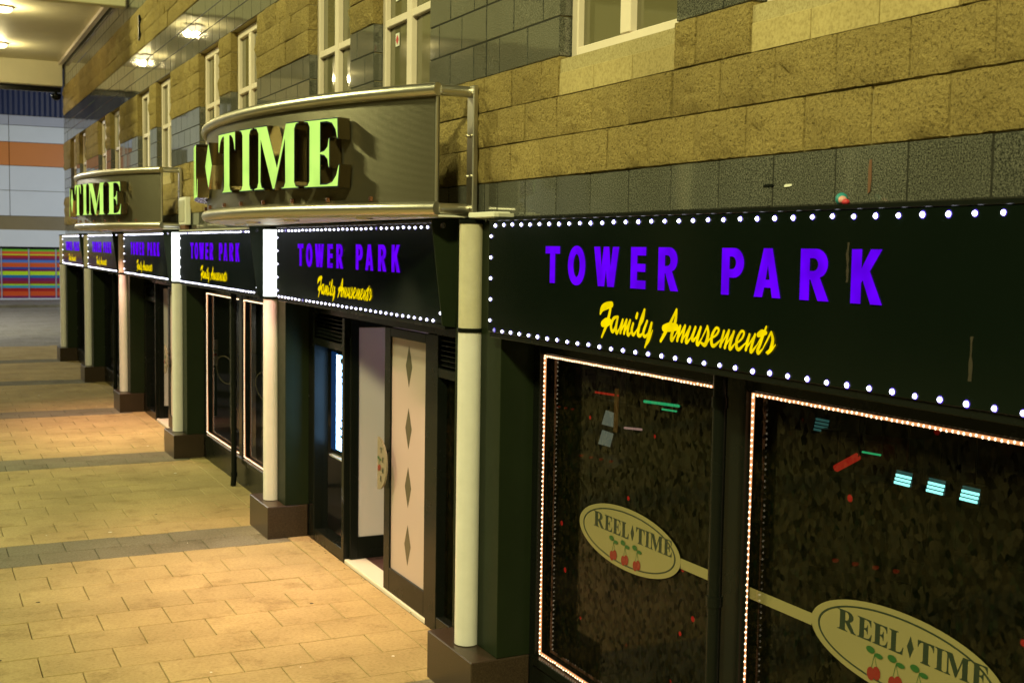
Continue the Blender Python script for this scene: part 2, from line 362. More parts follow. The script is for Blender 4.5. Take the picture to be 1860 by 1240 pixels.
for k in range(-4, 23):
    z = zj(k)+CH/2
    if 3 <= k < 9: iv = list(zip(e[0::2], e[1::2]))
    elif k == 2: iv = list(zip(e[0::2], e[1::2]))
    else: iv = [(YN, YF)]
    cuts = []
    for a, b in iv:
        if a < 7.11 < b: cuts += [(a, 7.11-.003), (7.11+.003, b)]
        else: cuts.append((a, b))
    for a, b in cuts:
        ph = 7.11+(k % 2)*BL/2; y = ph-BL*math.ceil((ph-a)/BL); ys = [a]
        while y < b-.07:
            if y > a+.07: ys.append(y)
            y += BL
        ys.append(b)
        for y0, y1 in zip(ys, ys[1:]): blocks.append((ctype(k), (y0+y1)/2, z, y1-y0))
blocks.sort(key=lambda s: -pxarea((D, s[1], s[2]), s[3]*CH*.5))
far = {'tan': MB(), 'grey': MB()}; used = 0
for i, (ty, y, z, L) in enumerate(blocks):
    near = i < 300
    me = get(ty, L, random.randrange(99), not near)
    if ty == 'tan': ry, rz, px = random.gauss(0, .012), random.gauss(0, .014), random.uniform(-.008, .004)
    else: ry, rz, px = random.gauss(0, .0022), random.gauss(0, .0030), random.gauss(0, .0008)
    if ty == 'tan' and random.random() < .1: px += .006
    if near:
        o = obj('block' if ty == 'tan' else 'polished_block', me, BLD, (D+px, y, z)); o.rotation_euler = (0, ry, rz)
    else:
        far[ty].add([(D+px+v.co.x+v.co.z*ry-v.co.y*rz, y+v.co.y, z+v.co.z) for v in me.vertices], [tuple(p.vertices) for p in me.polygons])
tag(far['tan'].build('far_blocks', G['split_face_block'], BLD), kind='stuff'); tag(far['grey'].build('far_polished_blocks', G['polished_block'], BLD), kind='stuff')
# sloped smooth sill blocks and white windows of the upper floor
for oi, (a, b) in enumerate(openings):
    n = 3; w = (b-a)/n
    for k in range(n):
        y0, y1 = a+k*w+.004, a+(k+1)*w-.004; z0, zm, z1 = zj(2)+.004, zj(2)+.125, zj(3)-.045
        prof = [(D+.002, z0), (D+.002, zm), (D+.10, z1), (D+.16, z1), (D+.16, z0)]
        vs = [(x, y, z) for y in (y0, y1) for x, z in prof]
        fs = [tuple(range(5)), tuple(range(9, 4, -1))]+[(i, 5+i, 5+(i+1) % 5, (i+1) % 5) for i in range(5)]
        MB().add(vs, fs).build('sill_block', G['smooth_sill_block'], BLD)
    win = MB(); x0, x1 = D+.075, D+.145; zb, zt = zj(3)-.03, zj(9)-.012; fw = .075; c = (a+b)/2; tz = 4.63
    win.box(x0, x1, a+.006, a+fw, zb, zt, bev=.006); win.box(x0, x1, b-fw, b-.006, zb, zt, bev=.006); win.box(x0+.001, x1, a+fw, b-fw, zt-fw, zt, bev=.006); win.box(x0+.001, x1, a+fw, b-fw, zb, zb+fw, bev=.006)
    win.box(x0-.004, x1-.01, c-.05, c+.05, zb+fw, zt-fw, bev=.006); win.box(x0+.002, x1-.01, a+fw, c-.05, tz, tz+.06, bev=.006); win.box(x0+.002, x1-.01, c+.05, b-fw, tz, tz+.06, bev=.006)
    wo = win.build('window', G['white_frame'], BLD)
    MB().box(D+.035, D+.15, a+.004, b-.004, zb-.028, zb-.002, bev=.005).build('window_sill', G['white_frame'], wo)
    for y0, y1 in ((a+fw, c-.05), (c+.05, b-fw)):
        for z0, z1 in ((zb+fw, tz), (tz+.06, zt-fw)):
            tl = random.gauss(0, .004)
            MB().add([(x1-.03+tl, y0, z0), (x1-.03, y1, z0), (x1-.03, y1, z1), (x1-.03+tl, y0, z1)], [(0, 3, 2, 1)]).build('pane', G['upper_pane'], wo)
    if 8 < a < 8.2:
        for zz in (4.52, 4.87):
            st = MB(); Mx = street(x1-.036, 9.00, zz); st.plate([[(-.04, -.05), (.04, -.05), (.04, .05), (-.04, .05)]], Mx, 0, .002, 0); st.plate([[(0, -.04), (.03, 0), (0, .04), (-.03, 0)]], Mx, .003, .004, 1)
            st.build('sticker', [G['plastic_white'], G['toy_red']], wo)
# rust streaks and a scar on the polished course
for (y, z, w, h, mn) in ((3.575, 3.20, .018, .13, 'stain_rust'), (4.19, 3.19, .07, .012, 'black_paint'), (4.06, 3.185, .05, .012, 'plastic_white')):
    pts = [(-w/2, -h/2), (w*.2, -h/2*.9), (w/2, -h*.1), (w*.4, h/2), (-w*.3, h/2*.95), (-w/2, h*.2)]
    MB().plate([pts], street(D-.003, y, z), 0, .002).build('stain', G[mn], BLD)
box('wall_slot', G['black_paint'], BLD, D-.05, D+.02, 20.31, 20.40, 6.16, 6.56)
# ================================================================== FAR CANOPY WITH BULKHEAD LAMPS, END BUILDING
CN = thing('walkway_canopy', (0, 27, 0), 'cream flat canopy with deep edge beams joining the block wall at the top left', 'canopy')
dull(M_('cream_render', (.74, .70, .50), .6), .12, 1.5, .5, .7)
MB().box(-9, 3.20, 22.0, 31.9, 7.32, 7.5).build('ceiling', G['cream_render'], CN)
box('front_beam', G['cream_render'], CN, -9, 3.26, 21.75, 22.0, 6.93, 7.9, bev=.015); box('back_beam', G['cream_render'], CN, -9, 3.26, 31.9, 32.15, 6.73, 7.8, bev=.015)
box('edge_trim', G['white_frame'], CN, 3.16, 3.255, 22.0, 31.9, 7.24, 7.319); box('gutter', G['black_paint'], CN, -9, 3.24, 32.155, 32.30, 6.60, 6.73)
for y in (21.9, 32.0): MB().cyl(-8.4, y, .16, 0, 6.95 if y < 25 else 6.75).build('post', G['cream_render'], CN, smooth=True)
for i, (x, y) in enumerate(((1.52, 25.03), (1.70, 29.6), (-3.2, 25.0), (-3.2, 29.6))):
    lp = thing('bulkhead_lamp', (x, y, 7.32), ('lit round bulkhead lamp on canopy ceiling, the nearer and brighter one', 'lit bulkhead lamp on canopy ceiling close to the back beam', 'round bulkhead lamp on canopy ceiling far from the wall, near row', 'round bulkhead lamp on canopy ceiling far from the wall, back row')[i], 'lamp', 'lamps on the canopy ceiling')
    MB().cyl(x, y, .19, 7.29, 7.319).build('housing', G['white_frame'], lp, True)
    d = MB(); R = [(.165, 7.29), (.16, 7.25), (.12, 7.215), (.05, 7.20)]; vs = [(x+r*math.cos(a*math.pi/10), y+r*math.sin(a*math.pi/10), z) for r, z in R for a in range(20)]
    d.add(vs, [(i_*20+k, (i_+1)*20+k, (i_+1)*20+(k+1) % 20, i_*20+(k+1) % 20) for i_ in range(3) for k in range(20)]+[tuple(60+k for k in range(20))]); d.build('diffuser', G['lamp_yellow'], lp, True)
    L = bpy.data.lights.new('bulb', 'POINT'); L.energy = 60; L.color = (1, .84, .42); L.shadow_soft_size = .06; lo = bpy.data.objects.new('bulb', L); COL.objects.link(lo); lo.parent = lp; lo.location = (0, 0, -.19)
cc = thing('dome_camera', (3.12, 32.1, 6.5), 'small dark round security camera under the canopy corner', 'camera')
MB().tube([(3.12, 32.22, 6.62), (3.12, 32.1, 6.60), (3.12, 32.1, 6.55)], .035, 8).build('bracket', G['black_paint'], cc, True)
d = MB(); d.tube([(3.12, 32.1, z) for z in (6.56, 6.53, 6.48, 6.43, 6.40)], [.10, .12, .12, .09, .04], 14); d.build('dome', G['black_paint'], cc, True)
EB = thing('clad_building', (0, 62, 0), 'white clad building with orange band, blue corrugated top and rainbow striped shop windows', 'building')
YB = 62.1
dull(M_('panel_white', (.56, .60, .68), .4), .06, .6); dull(M_('panel_orange', (.52, .17, .03), .4), .1, .6); dull(M_('panel_grey', (.34, .36, .46), .5), .08, 1); dull(M_('corrugated_blue', (.018, .028, .085), .45), .2, 2); dull(M_('brown_render', (.17, .13, .06), .8), .2, 1)
MB().box(-2.72, 18, YB+.2, YB+8, 0, 11.2).build('wall', G['brown_render'], EB)
for z0, z1, mn in ((4.13, 5.31, 'panel_white'), (5.33, 6.485, 'panel_white'), (6.505, 7.60, 'panel_orange'), (7.62, 8.39, 'panel_white'), (8.41, 8.86, 'panel_grey')):
    x = 3.92-3.3*2
    while x < 16: box('panel', G[mn], EB, x+.012, x+3.288, YB+.08, YB+.19, z0, z1, bev=.008); x += 3.3
cg = MB(); n = 160; vs = []; fs = []
for i in range(n+1):
    x = -2.7+18.7*i/n
    for z in (8.88, 11.2): vs.append((x, YB+.08+(.045 if i % 2 else -.02), z))
for i in range(n): fs.append((2*i, 2*i+2, 2*i+3, 2*i+1))
cg.add(vs, fs).build('corrugated_cladding', G['corrugated_blue'], EB)
box('white_fascia', G['panel_white'], EB, -2.72, 16, YB-.05, YB+.19, 2.66, 3.46)
stripes = [(.111, (40, 110, 90)), (.20, (110, 30, 80)), (.30, (190, 75, 30)), (.52, (150, 25, 25)), (.68, (50, 140, 170)), (.80, (150, 200, 40)), (.88, (130, 35, 40)), (1.02, (110, 20, 90)), (1.17, (10, 100, 160)), (1.30, (170, 210, 30)), (1.48, (110, 10, 70)), (1.58, (15, 70, 150)), (1.68, (190, 80, 30)), (1.88, (100, 110, 150)), (1.93, (60, 110, 190)), (2.02, (90, 30, 90)), (2.12, (150, 15, 30)), (2.24, (180, 190, 30)), (2.30, (190, 80, 35)), (2.43, (90, 160, 30)), (2.54, (30, 30, 60))]
m = M_('striped_print', (.5, .2, .1), .3); nb = NB(m); sx = nb.n('SeparateXYZ'); gg = nb.n('NewGeometry'); nb.l(gg.outputs['Position'], sx.inputs[0]); mr = nb.n('MapRange'); mr.inputs[1].default_value = .1; mr.inputs[2].default_value = 2.6; nb.l(sx.outputs['Z'], mr.inputs[0])
cr = nb.ramp(mr.outputs[0], [((z-.1)/2.5, lin(*c)) for z, c in stripes], 'CONSTANT'); nb.col(cr)
nb.l(cr, nb.b.inputs['Emission Color']); nb.b.inputs['Emission Strength'].default_value = .10      # back-lit window print
x = 4.716-1.22*5
while x < 9:
    w_ = box('shop_pane', m, EB, x+.03, x+1.19, YB+.10, YB+.16, .12, 2.58, bev=0); box('mullion', G['panel_grey'], EB, x-.028, x+.028, YB+.04, YB+.19, .11, 2.6); x += 1.22
box('stall_riser', G['paver_grey'], EB, -2.7, 9, YB+.02, YB+.2, .11, .119+.0, bev=0); box('bottom_rail', G['panel_white'], EB, -2.7, 9, YB+.0, YB+.095, .125, .20); box('head_rail', G['black_paint'], EB, -2.7, 9, YB-.02, YB+.095, 2.57, 2.655)

gm = MB()
for i in range(70):
    x, y = random.uniform(.2, 3.1), random.uniform(5.5, 30); r = random.uniform(.006, .02); n = 9
    gm.add([(x+r*random.uniform(.7, 1.2)*math.cos(2*math.pi*k/n), y+r*random.uniform(.7, 1.2)*math.sin(2*math.pi*k/n), .0035) for k in range(n)], [tuple(range(n))], 0 if random.random() < .62 else 1)
tag(gm.build('gum_spots', [G['paving_joint'], G['plastic_white']], pav), kind='stuff')
lt = MB()
for i in range(46):
    y = random.uniform(7.5, 11.4) if i < 26 else random.uniform(12, 30); x = 3.46-abs(random.gauss(0, .05)); s = random.uniform(.006, .022); a = random.uniform(0, 3.1)
    lt.add([(x+s*math.cos(a+q), y+s*random.uniform(.5, 1)*math.sin(a+q), .004+.006*random.random()) for q in (0, 1.4, 2.9, 4.5)], [(0, 1, 2, 3)], random.choice((0, 0, 0, 1)))
tag(lt.build('litter', [G['paving_joint'], G['paver_buff']], pav), kind='stuff')

FB = thing('added_terrace', (-16, 66, 0), 'added cream block, unseen, for reflections, left of the clad building, dark at street level', 'building')  # added building out of view, lit so the polished bands reflect it
MB().box(-32, -2.9, 64.3, 74, 4.6, 15.5).build('upper_wall', G['cream_render'], FB); MB().box(-32, -2.9, 64.5, 74, 0, 4.598).build('ground_floor', G['black_paint'], FB)
box('string_course', G['white_frame'], FB, -32, -2.9, 64.2, 64.45, 4.5, 4.75, bev=.02); box('parapet', G['white_frame'], FB, -32.2, -2.85, 64.15, 64.6, 15.5, 15.9, bev=.02)
for z in (6.2, 9.4, 12.5):
    x = -31
    while x < -4:
        wf = box('window', G['white_frame'], FB, x, x+1.3, 64.22, 64.34, z, z+1.7, bev=.01); MB().box(x+.08, x+1.22, 64.20, 64.219, z+.08, z+1.62).build('pane', G['upper_pane'], wf); x += 3.1
# ================================================================== LETTER OUTLINES
def arc(cx, cy, rx, ry, a0, a1, n=10): return [(cx+rx*math.cos(math.radians(a0+(a1-a0)*i/n)), cy+ry*math.sin(math.radians(a0+(a1-a0)*i/n))) for i in range(n+1)]
def sans(ch):
    if ch == 'T': return [[(0, .80), (.27, .80), (.27, 0), (.51, 0), (.51, .80), (.78, .80), (.78, 1), (0, 1)]], .78
    if ch == 'O': return [arc(.445, .5, .445, .52, 0, 360, 28)[:-1], arc(.445, .5, .2, .31, 0, 360, 24)[:-1]], .89
    if ch == 'W': return [[(0, 1), (.25, 1), (.37, .38), (.48, 1), (.70, 1), (.81, .38), (.93, 1), (1.18, 1), (.96, 0), (.69, 0), (.59, .55), (.49, 0), (.22, 0)]], 1.18
    if ch == 'E': return [[(0, 0), (.64, 0), (.64, .2), (.25, .2), (.25, .41), (.62, .41), (.62, .60), (.25, .60), (.25, .8), (.64, .8), (.64, 1), (0, 1)]], .64
    if ch == 'R': return [[(0, 0), (.24, 0), (.24, .40), (.31, .40), (.53, 0), (.81, 0), (.54, .45)]+arc(.42, .71, .34, .29, -50, 90, 12)+[(0, 1)], [(.24, .57)]+arc(.38, .695, .14, .125, -90, 90, 8)+[(.24, .82)]], .81
    if ch == 'P': return [[(0, 0), (.24, 0), (.24, .37), (.36, .37)]+arc(.40, .685, .35, .315, -90, 90, 14)+[(0, 1)], [(.24, .55)]+arc(.37, .685, .14, .135, -90, 90, 8)+[(.24, .82)]], .75
    if ch == 'A': return [[(0, 0), (.24, 0), (.30, .20), (.55, .20), (.60, 0), (.83, 0), (.54, 1), (.29, 1)], [(.34, .36), (.51, .36), (.425, .74)]], .83
    if ch == 'K': return [[(0, 0), (.24, 0), (.24, .38), (.30, .46), (.53, 0), (.80, 0), (.46, .60), (.76, 1), (.50, 1), (.24, .60), (.24, 1), (0, 1)]], .80
def serif(ch):
    s = .035
    if ch == 'T': return [[(.17, 0), (.69, 0), (.69, s), (.60, .06), (.57, .12), (.57, .93), (.66, .925), (.75, .87), (.80, .78), (.83, .68), (.86, .68), (.86, 1), (0, 1), (0, .68), (.03, .68), (.06, .78), (.11, .87), (.20, .925), (.29, .93), (.29, .12), (.26, .06), (.17, s)]], .86
    if ch == 'I': return [[(0, 0), (.54, 0), (.54, s), (.45, .05), (.41, .11), (.41, .89), (.45, .95), (.54, 1-s), (.54, 1), (0, 1), (0, 1-s), (.09, .95), (.13, .89), (.13, .11), (.09, .05), (0, s)]], .54
    if ch == 'M': return [[(0, 0), (.34, 0), (.34, s), (.26, .06), (.225, .14), (.225, .80), (.60, 0), (.66, 0), (.98, .78), (.98, .11), (.94, .05), (.86, s), (.86, 0), (1.38, 0), (1.38, s), (1.30, .05), (1.26, .11), (1.26, .89), (1.30, .95), (1.38, 1-s), (1.38, 1), (1.0, 1), (.735, .34), (.42, 1), (0, 1), (0, 1-s), (.09, .95), (.145, .88), (.145, .14), (.11, .06), (0, s)]], 1.38
    if ch == 'E': return [[(0, 0), (.83, 0), (.87, .33), (.84, .33), (.78, .18), (.69, .09), (.56, .06), (.41, .06), (.41, .47), (.50, .455), (.57, .40), (.60, .28), (.63, .28), (.63, .72), (.60, .72), (.57, .60), (.50, .545), (.41, .53), (.41, .94), (.56, .94), (.68, .91), (.76, .82), (.80, .69), (.83, .69), (.82, 1), (0, 1), (0, 1-s), (.09, .95), (.13, .89), (.13, .11), (.09, .05), (0, s)]], .87
    if ch == 'L': return [[(0, 0), (.80, 0), (.85, .36), (.82, .36), (.74, .17), (.64, .08), (.5, .06), (.41, .07), (.41, .89), (.45, .95), (.54, 1-s), (.54, 1), (0, 1), (0, 1-s), (.09, .95), (.13, .89), (.13, .11), (.09, .05), (0, s)]], .85
    if ch == 'R': return [[(0, 0), (.54, 0), (.54, s), (.45, .05), (.41, .11), (.41, .46), (.74, 0), (1.0, 0), (1.0, s), (.93, .07), (.66, .49)]+arc(.55, .745, .30, .255, -55, 90, 12)+[(0, 1), (0, 1-s), (.09, .95), (.13, .89), (.13, .11), (.09, .05), (0, s)], [(.41, .53), (.47, .53)]+arc(.48, .735, .13, .205, -80, 90, 8)+[(.41, .94)]], 1.0
def scaled(loops, sx, sy, ox=0, oy=0): return [[(x*sx+ox, y*sy+oy) for x, y in l] for l in loops]
def inset(loops, d):
    out = []
    for li, l in enumerate(loops):
        ar = sum(l[i][0]*l[(i+1) % len(l)][1]-l[(i+1) % len(l)][0]*l[i][1] for i in range(len(l)))
        sg = (1 if ar > 0 else -1)*(1 if li == 0 else -1); r = []
        for i in range(len(l)):
            a, b, c = Vector(l[i-1]), Vector(l[i]), Vector(l[(i+1) % len(l)])
            e1, e2 = (b-a), (c-b)
            if e1.length < 1e-6 or e2.length < 1e-6: r.append(l[i]); continue
            e1.normalize(); e2.normalize(); n1 = Vector((-e1.y, e1.x)); n2 = Vector((-e2.y, e2.x)); n = n1+n2
            if n.length < .3: n = n1
            n.normalize(); k = min(1.6, 1/max(.4, n.dot(n1))); r.append(tuple(b+n*sg*d*k))
        out.append(r)
    return out
def ellipse(a, b, n=48, cx=0, cy=0): return [(cx+a*math.cos(2*math.pi*i/n), cy+b*math.sin(2*math.pi*i/n)) for i in range(n)]
def catmull(pts, n=5):
    P_ = [pts[0]]+list(pts)+[pts[-1]]; out = []
    for i in range(1, len(P_)-2):
        for k in range(n):
            t = k/n; out.append(tuple(.5*(2*b+(c-a)*t+(2*a-5*b+4*c-d)*t*t+(3*b-a-3*c+d)*t**3) for a, b, c, d in zip(*P_[i-1:i+3])))
    out.append(tuple(pts[-1])); return out
SCRIPT = {'Family':[[(1.363,2.576,0.0111),(1.382,2.605,0.0331),(1.425,2.621,0.0392),(1.475,2.63,0.0322)],[(1.47,2.636,0.0172),(1.457,2.588,0.0216),(1.432,2.531,0.0239),(1.383,2.459,0.0133)],[(1.388,2.527,0.0331),(1.424,2.536,0.048),(1.461,2.543,0.0324)],[(1.535,2.572,0.0127),(1.495,2.559,0.0192),(1.473,2.522,0.0215),(1.489,2.494,0.0193),(1.518,2.519,0.017),(1.537,2.565,0.0148)],[(1.539,2.571,0.0148),(1.522,2.52,0.0212),(1.53,2.49,0.0212),(1.554,2.511,0.0105)],[(1.554,2.511,0.0084),(1.584,2.555,0.0166)],[(1.586,2.559,0.0166),(1.566,2.494,0.0188)],[(1.568,2.497,0.0084),(1.621,2.558,0.0165)],[(1.623,2.561,0.0164),(1.601,2.493,0.0186)],[(1.603,2.497,0.0083),(1.654,2.556,0.0163)],[(1.656,2.56,0.0163),(1.636,2.511,0.0205),(1.641,2.487,0.0184),(1.671,2.507,0.0081)],[(1.685,2.547,0.0161),(1.672,2.513,0.0203),(1.689,2.492,0.0182),(1.717,2.515,0.008)],[(1.721,2.597,0.018),(1.713,2.578,0.02)],[(1.717,2.515,0.008),(1.77,2.566,0.0138),(1.787,2.621,0.0117)],[(1.783,2.621,0.0098),(1.749,2.556,0.0198),(1.731,2.501,0.0219),(1.752,2.492,0.0178),(1.775,2.508,0.0079)],[(1.775,2.508,0.0079),(1.809,2.565,0.0136)],[(1.811,2.566,0.0155),(1.78,2.51,0.0196),(1.795,2.491,0.0176),(1.822,2.507,0.0116)],[(1.822,2.507,0.0097),(1.85,2.559,0.0134)],[(1.852,2.56,0.0153),(1.831,2.503,0.0212),(1.797,2.439,0.0098)],[(1.797,2.442,0.0078),(1.833,2.477,0.0135),(1.861,2.526,0.0057)]],'Amusements':[[(1.93,2.48,0.0169),(1.968,2.523,0.0222),(2.014,2.577,0.0182),(2.055,2.634,0.0108)],[(2.057,2.634,0.0144),(2.05,2.584,0.0216),(2.021,2.511,0.0218),(2.025,2.491,0.02),(2.053,2.515,0.0072)],[(1.955,2.542,0.0334),(2.004,2.55,0.0439),(2.061,2.553,0.0323)],[(2.053,2.515,0.0072),(2.087,2.557,0.0142)],[(2.091,2.56,0.016),(2.069,2.493,0.0179)],[(2.07,2.496,0.0072),(2.126,2.56,0.014)],[(2.13,2.564,0.0158),(2.106,2.491,0.0177)],[(2.108,2.494,0.0071),(2.167,2.556,0.0139)],[(2.17,2.561,0.0156),(2.143,2.505,0.0192),(2.147,2.489,0.0175),(2.177,2.512,0.0069)],[(2.177,2.512,0.0069),(2.211,2.561,0.012)],[(2.213,2.563,0.0154),(2.189,2.513,0.0189),(2.199,2.503,0.0172),(2.222,2.52,0.0085)],[(2.222,2.52,0.0068),(2.252,2.563,0.0118)],[(2.254,2.565,0.0152),(2.228,2.501,0.0187),(2.237,2.487,0.0169),(2.266,2.519,0.0067)],[(2.266,2.519,0.0067),(2.305,2.572,0.0116)],[(2.305,2.573,0.0132),(2.312,2.537,0.0198),(2.292,2.491,0.0216),(2.258,2.497,0.0101)],[(2.292,2.489,0.0116),(2.331,2.523,0.0066)],[(2.331,2.519,0.0066),(2.374,2.54,0.0113),(2.391,2.564,0.0129),(2.369,2.569,0.013),(2.342,2.534,0.018),(2.34,2.5,0.0196),(2.36,2.491,0.0163),(2.407,2.521,0.0064)],[(2.407,2.519,0.0064),(2.428,2.558,0.0111)],[(2.429,2.56,0.0143),(2.405,2.492,0.016)],[(2.407,2.495,0.0064),(2.462,2.561,0.0125)],[(2.465,2.565,0.0141),(2.439,2.489,0.0158)],[(2.44,2.493,0.0063),(2.5,2.559,0.0124)],[(2.501,2.563,0.0139),(2.475,2.501,0.0172),(2.48,2.487,0.0156),(2.512,2.513,0.0062)],[(2.512,2.508,0.0062),(2.557,2.536,0.0106),(2.572,2.563,0.0121),(2.552,2.567,0.0122),(2.525,2.533,0.0169),(2.522,2.5,0.0185),(2.541,2.49,0.0153),(2.583,2.519,0.006)],[(2.583,2.515,0.006),(2.607,2.554,0.0104)],[(2.61,2.558,0.0134),(2.588,2.492,0.015)],[(2.589,2.496,0.006),(2.646,2.556,0.0118)],[(2.648,2.561,0.0132),(2.623,2.499,0.0163),(2.628,2.487,0.0148),(2.665,2.52,0.0058)],[(2.665,2.52,0.0058),(2.706,2.573,0.0086)],[(2.721,2.598,0.01),(2.683,2.522,0.016),(2.668,2.495,0.0175),(2.676,2.486,0.016),(2.702,2.505,0.0058)],[(2.67,2.561,0.0219),(2.695,2.57,0.0303),(2.719,2.573,0.0186)],[(2.702,2.505,0.0058),(2.753,2.576,0.0113)],[(2.755,2.578,0.0113),(2.766,2.546,0.0183),(2.753,2.505,0.0198),(2.727,2.492,0.0086)],[(2.736,2.489,0.0114),(2.761,2.505,0.0099),(2.784,2.528,0.0042)]]}
# ================================================================== COLUMNS
def column(i):
    y = 7.05+P*i; lit = i in (1, 2)
    lab = ['white half-round column with unlit grubby top box, nearest the camera', 'white column with glowing top box between the open doorway and the small bulb-lit window', 'white column with glowing top box beside the far entrance, third from the camera', 'peach-lit white column with unlit top, fourth from the camera', 'slim white column with unlit top, fifth from the camera', 'white column at the far end of the arcade, last in the row'][i] if i >= 0 else 'white column just outside the right edge of the picture'
    t = thing('column', (3.175, y, 0), lab, 'column', 'columns along the arcade front')
    dy = y-7.05
    box('pedestal', G['dark_granite'], t, 3.042, 3.45, 6.68+dy, 7.405+dy, -.01, .32, bev=.006)
    box('pier_cladding', G['green_paint'], t, 3.222, 3.50, 6.69+dy, 7.398+dy, .321, 3.066, bev=.003)
    MB().cyl(3.175, y, .08, .325, 2.365, 32).build('shaft', G['column_white'], t, True)
    MB().cyl(3.175, y, .086, 2.366, 2.392, 32).build('collar', G['black_paint'], t, True)
    MB().cyl(3.175, y, .079, 2.393, 3.058, 32).build('light_box', G['tube_white'] if lit else G['box_unlit'], t, True)
    MB().cyl(3.175, y, .086, 3.059, 3.085, 32).build('cap', G['black_paint'], t, True)
for i in range(-1, 6): column(i)
# ================================================================== FASCIA SIGNS
def bulb_mesh():
    b = MB(); n = 10; rows = [(.0100, 0.0), (.0092, .005), (.0056, .0095), (0.0001, .011)]
    vs = [(-h, r*math.cos(2*math.pi*k/n), r*math.sin(2*math.pi*k/n)) for r, h in rows for k in range(n)]
    b.add(vs, [(i*n+k, i*n+(k+1) % n, (i+1)*n+(k+1) % n, (i+1)*n+k) for i in range(3) for k in range(n)], 0)
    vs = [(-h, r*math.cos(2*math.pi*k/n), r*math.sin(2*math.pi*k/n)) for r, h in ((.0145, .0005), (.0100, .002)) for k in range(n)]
    b.add(vs, [(k, (k+1) % n, n+(k+1) % n, n+k) for k in range(n)], 1); return b  # violet ring painted as emission, imitating the glow around the bulb
BM = bulb_mesh(); bme = bpy.data.meshes.new('led_bulb'); bme.from_pydata(BM.v, [], BM.f); bme.materials.append(G['led_core']); bme.materials.append(G['led_halo']); bme.polygons.foreach_set('material_index', BM.m); bme.update()
dim_me = bme.copy(); dim_me.materials[0] = glow('led_dim', (.7, .66, 1.0), .7)
LET = [('T', .758, .157), ('O', 1.018, .179), ('W', 1.296, .238), ('E', 1.656, .128), ('R', 1.901, .162), ('P', 2.403, .15), ('A', 2.633, .166), ('R', 2.925, .164), ('K', 3.216, .16)]
SX = 3.136
def fascia(j):
    yf = 6.704+P*j; yn = 2.505+P*j
    lab = ['large black fascia sign with violet lettering over the two front windows', 'black fascia sign with violet lettering over the open entrance', 'black fascia sign between the two glowing column boxes', 'black fascia sign under the farther curved canopy', 'narrow foreshortened black fascia sign, second from the far end', 'smallest black fascia sign at the far end of the arcade'][j]
    t = thing('fascia_sign', (SX, yf, 2.393), lab, 'sign', 'black illuminated fascia signs')
    box('panel', G['sign_black'], t, SX, 3.21, yn+.002, yf, 2.393, 3.068, bev=.003)
    box('bottom_lip', G['black_paint'], t, SX+.012, 3.48, yn+.002, yf-.002, 2.36, 2.392, bev=.003)
    box('top_flashing', G['grey_flashing' if j > 1 else 'black_paint'], t, SX-.006, 3.284, yn+.01, yf-.01, 3.069, 3.088, bev=.002)
    fin = MB(); M3 = Matrix(((1, 0, 0, 0), (0, 0, -1, yn-.002), (0, 1, 0, 0), (0, 0, 0, 1)))
    fin.plate([[(3.036, 3.094), (3.123, 2.384), (3.215, 2.372), (3.243, 3.094)], ellipse(.019, .019, 16, 3.118, 3.050)], M3, 0, .012); fin.build('bracket_fin', G['green_paint'], t)
    for ch, u, w in LET:
        lo, lw = sans(ch); lo = scaled(lo, w/lw, .2015, u, 2.7185)
        MB().plate(lo, street(SX, yf, 0), .0005, .006).build('letter', G['letter_violet'], t)
    for wn, strokes in SCRIPT.items():
        b = MB()
        for si, st in enumerate(strokes):
            q = catmull(st, 5); Lp, Rp = [], []
            for i in range(len(q)):
                a = Vector(q[max(i-1, 0)][:2]); c = Vector(q[min(i+1, len(q)-1)][:2]); d = (c-a); d = d.normalized() if d.length else Vector((1, 0)); nn = Vector((-d.y, d.x))*max(.006, q[i][2])*.5
                Lp.append((q[i][0]+nn.x, q[i][1]+nn.y)); Rp.append((q[i][0]-nn.x, q[i][1]-nn.y))
            x = SX-.0012-.00012*si; mpt = lambda p: (x, yf-p[0], p[1]); k = len(Lp)
            b.add([mpt(p) for p in Lp]+[mpt(p) for p in Rp], [(i, i+1, k+i+1, k+i) for i in range(k-1)])
            for pt, r in ((q[0][:2], q[0][2]), (q[-1][:2], q[-1][2])):
                r = max(.006, r)*.5; b.add([(x-.00006, yf-pt[0]-r*math.cos(a*math.pi/4), pt[1]+r*math.sin(a*math.pi/4)) for a in range(8)], [tuple(range(8))])
        b.build('script_word', G['script_yellow'], t)
    pts = [(yf-.094-.1155*k, z) for k in range(35) for z in (3.042, 2.408)]+[(y, 2.465+.1282*k) for k in range(5) for y in (yf-.036, yn+.05)]
    pts = [(y+random.gauss(0, .0012), z+random.gauss(0, .0012)) for y, z in pts]
    if j < 3:
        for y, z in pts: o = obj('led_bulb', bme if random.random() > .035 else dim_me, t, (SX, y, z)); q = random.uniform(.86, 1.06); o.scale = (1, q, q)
    else:
        b = MB()
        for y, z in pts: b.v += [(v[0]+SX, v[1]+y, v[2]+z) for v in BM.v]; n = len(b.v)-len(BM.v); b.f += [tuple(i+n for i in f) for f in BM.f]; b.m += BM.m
        tag(b.build('led_bulbs', [G['led_core'], G['led_halo']], t), kind='stuff')
    if j == 0:
        for (y, z, w, h) in ((3.515, 2.87, .022, .15), (2.905, 2.56, .02, .15)):
            pts_ = [(-w/2*random.uniform(.2, 1), h*(-.5+k/7)) for k in range(8)]+[(w/2*random.uniform(.2, 1), h*(.5-k/7)) for k in range(8)]
            MB().plate([pts_], street(SX-.0006, y, z), 0, .0008).build('stain', G['brown_stain'], t)
for j in range(6): fascia(j)
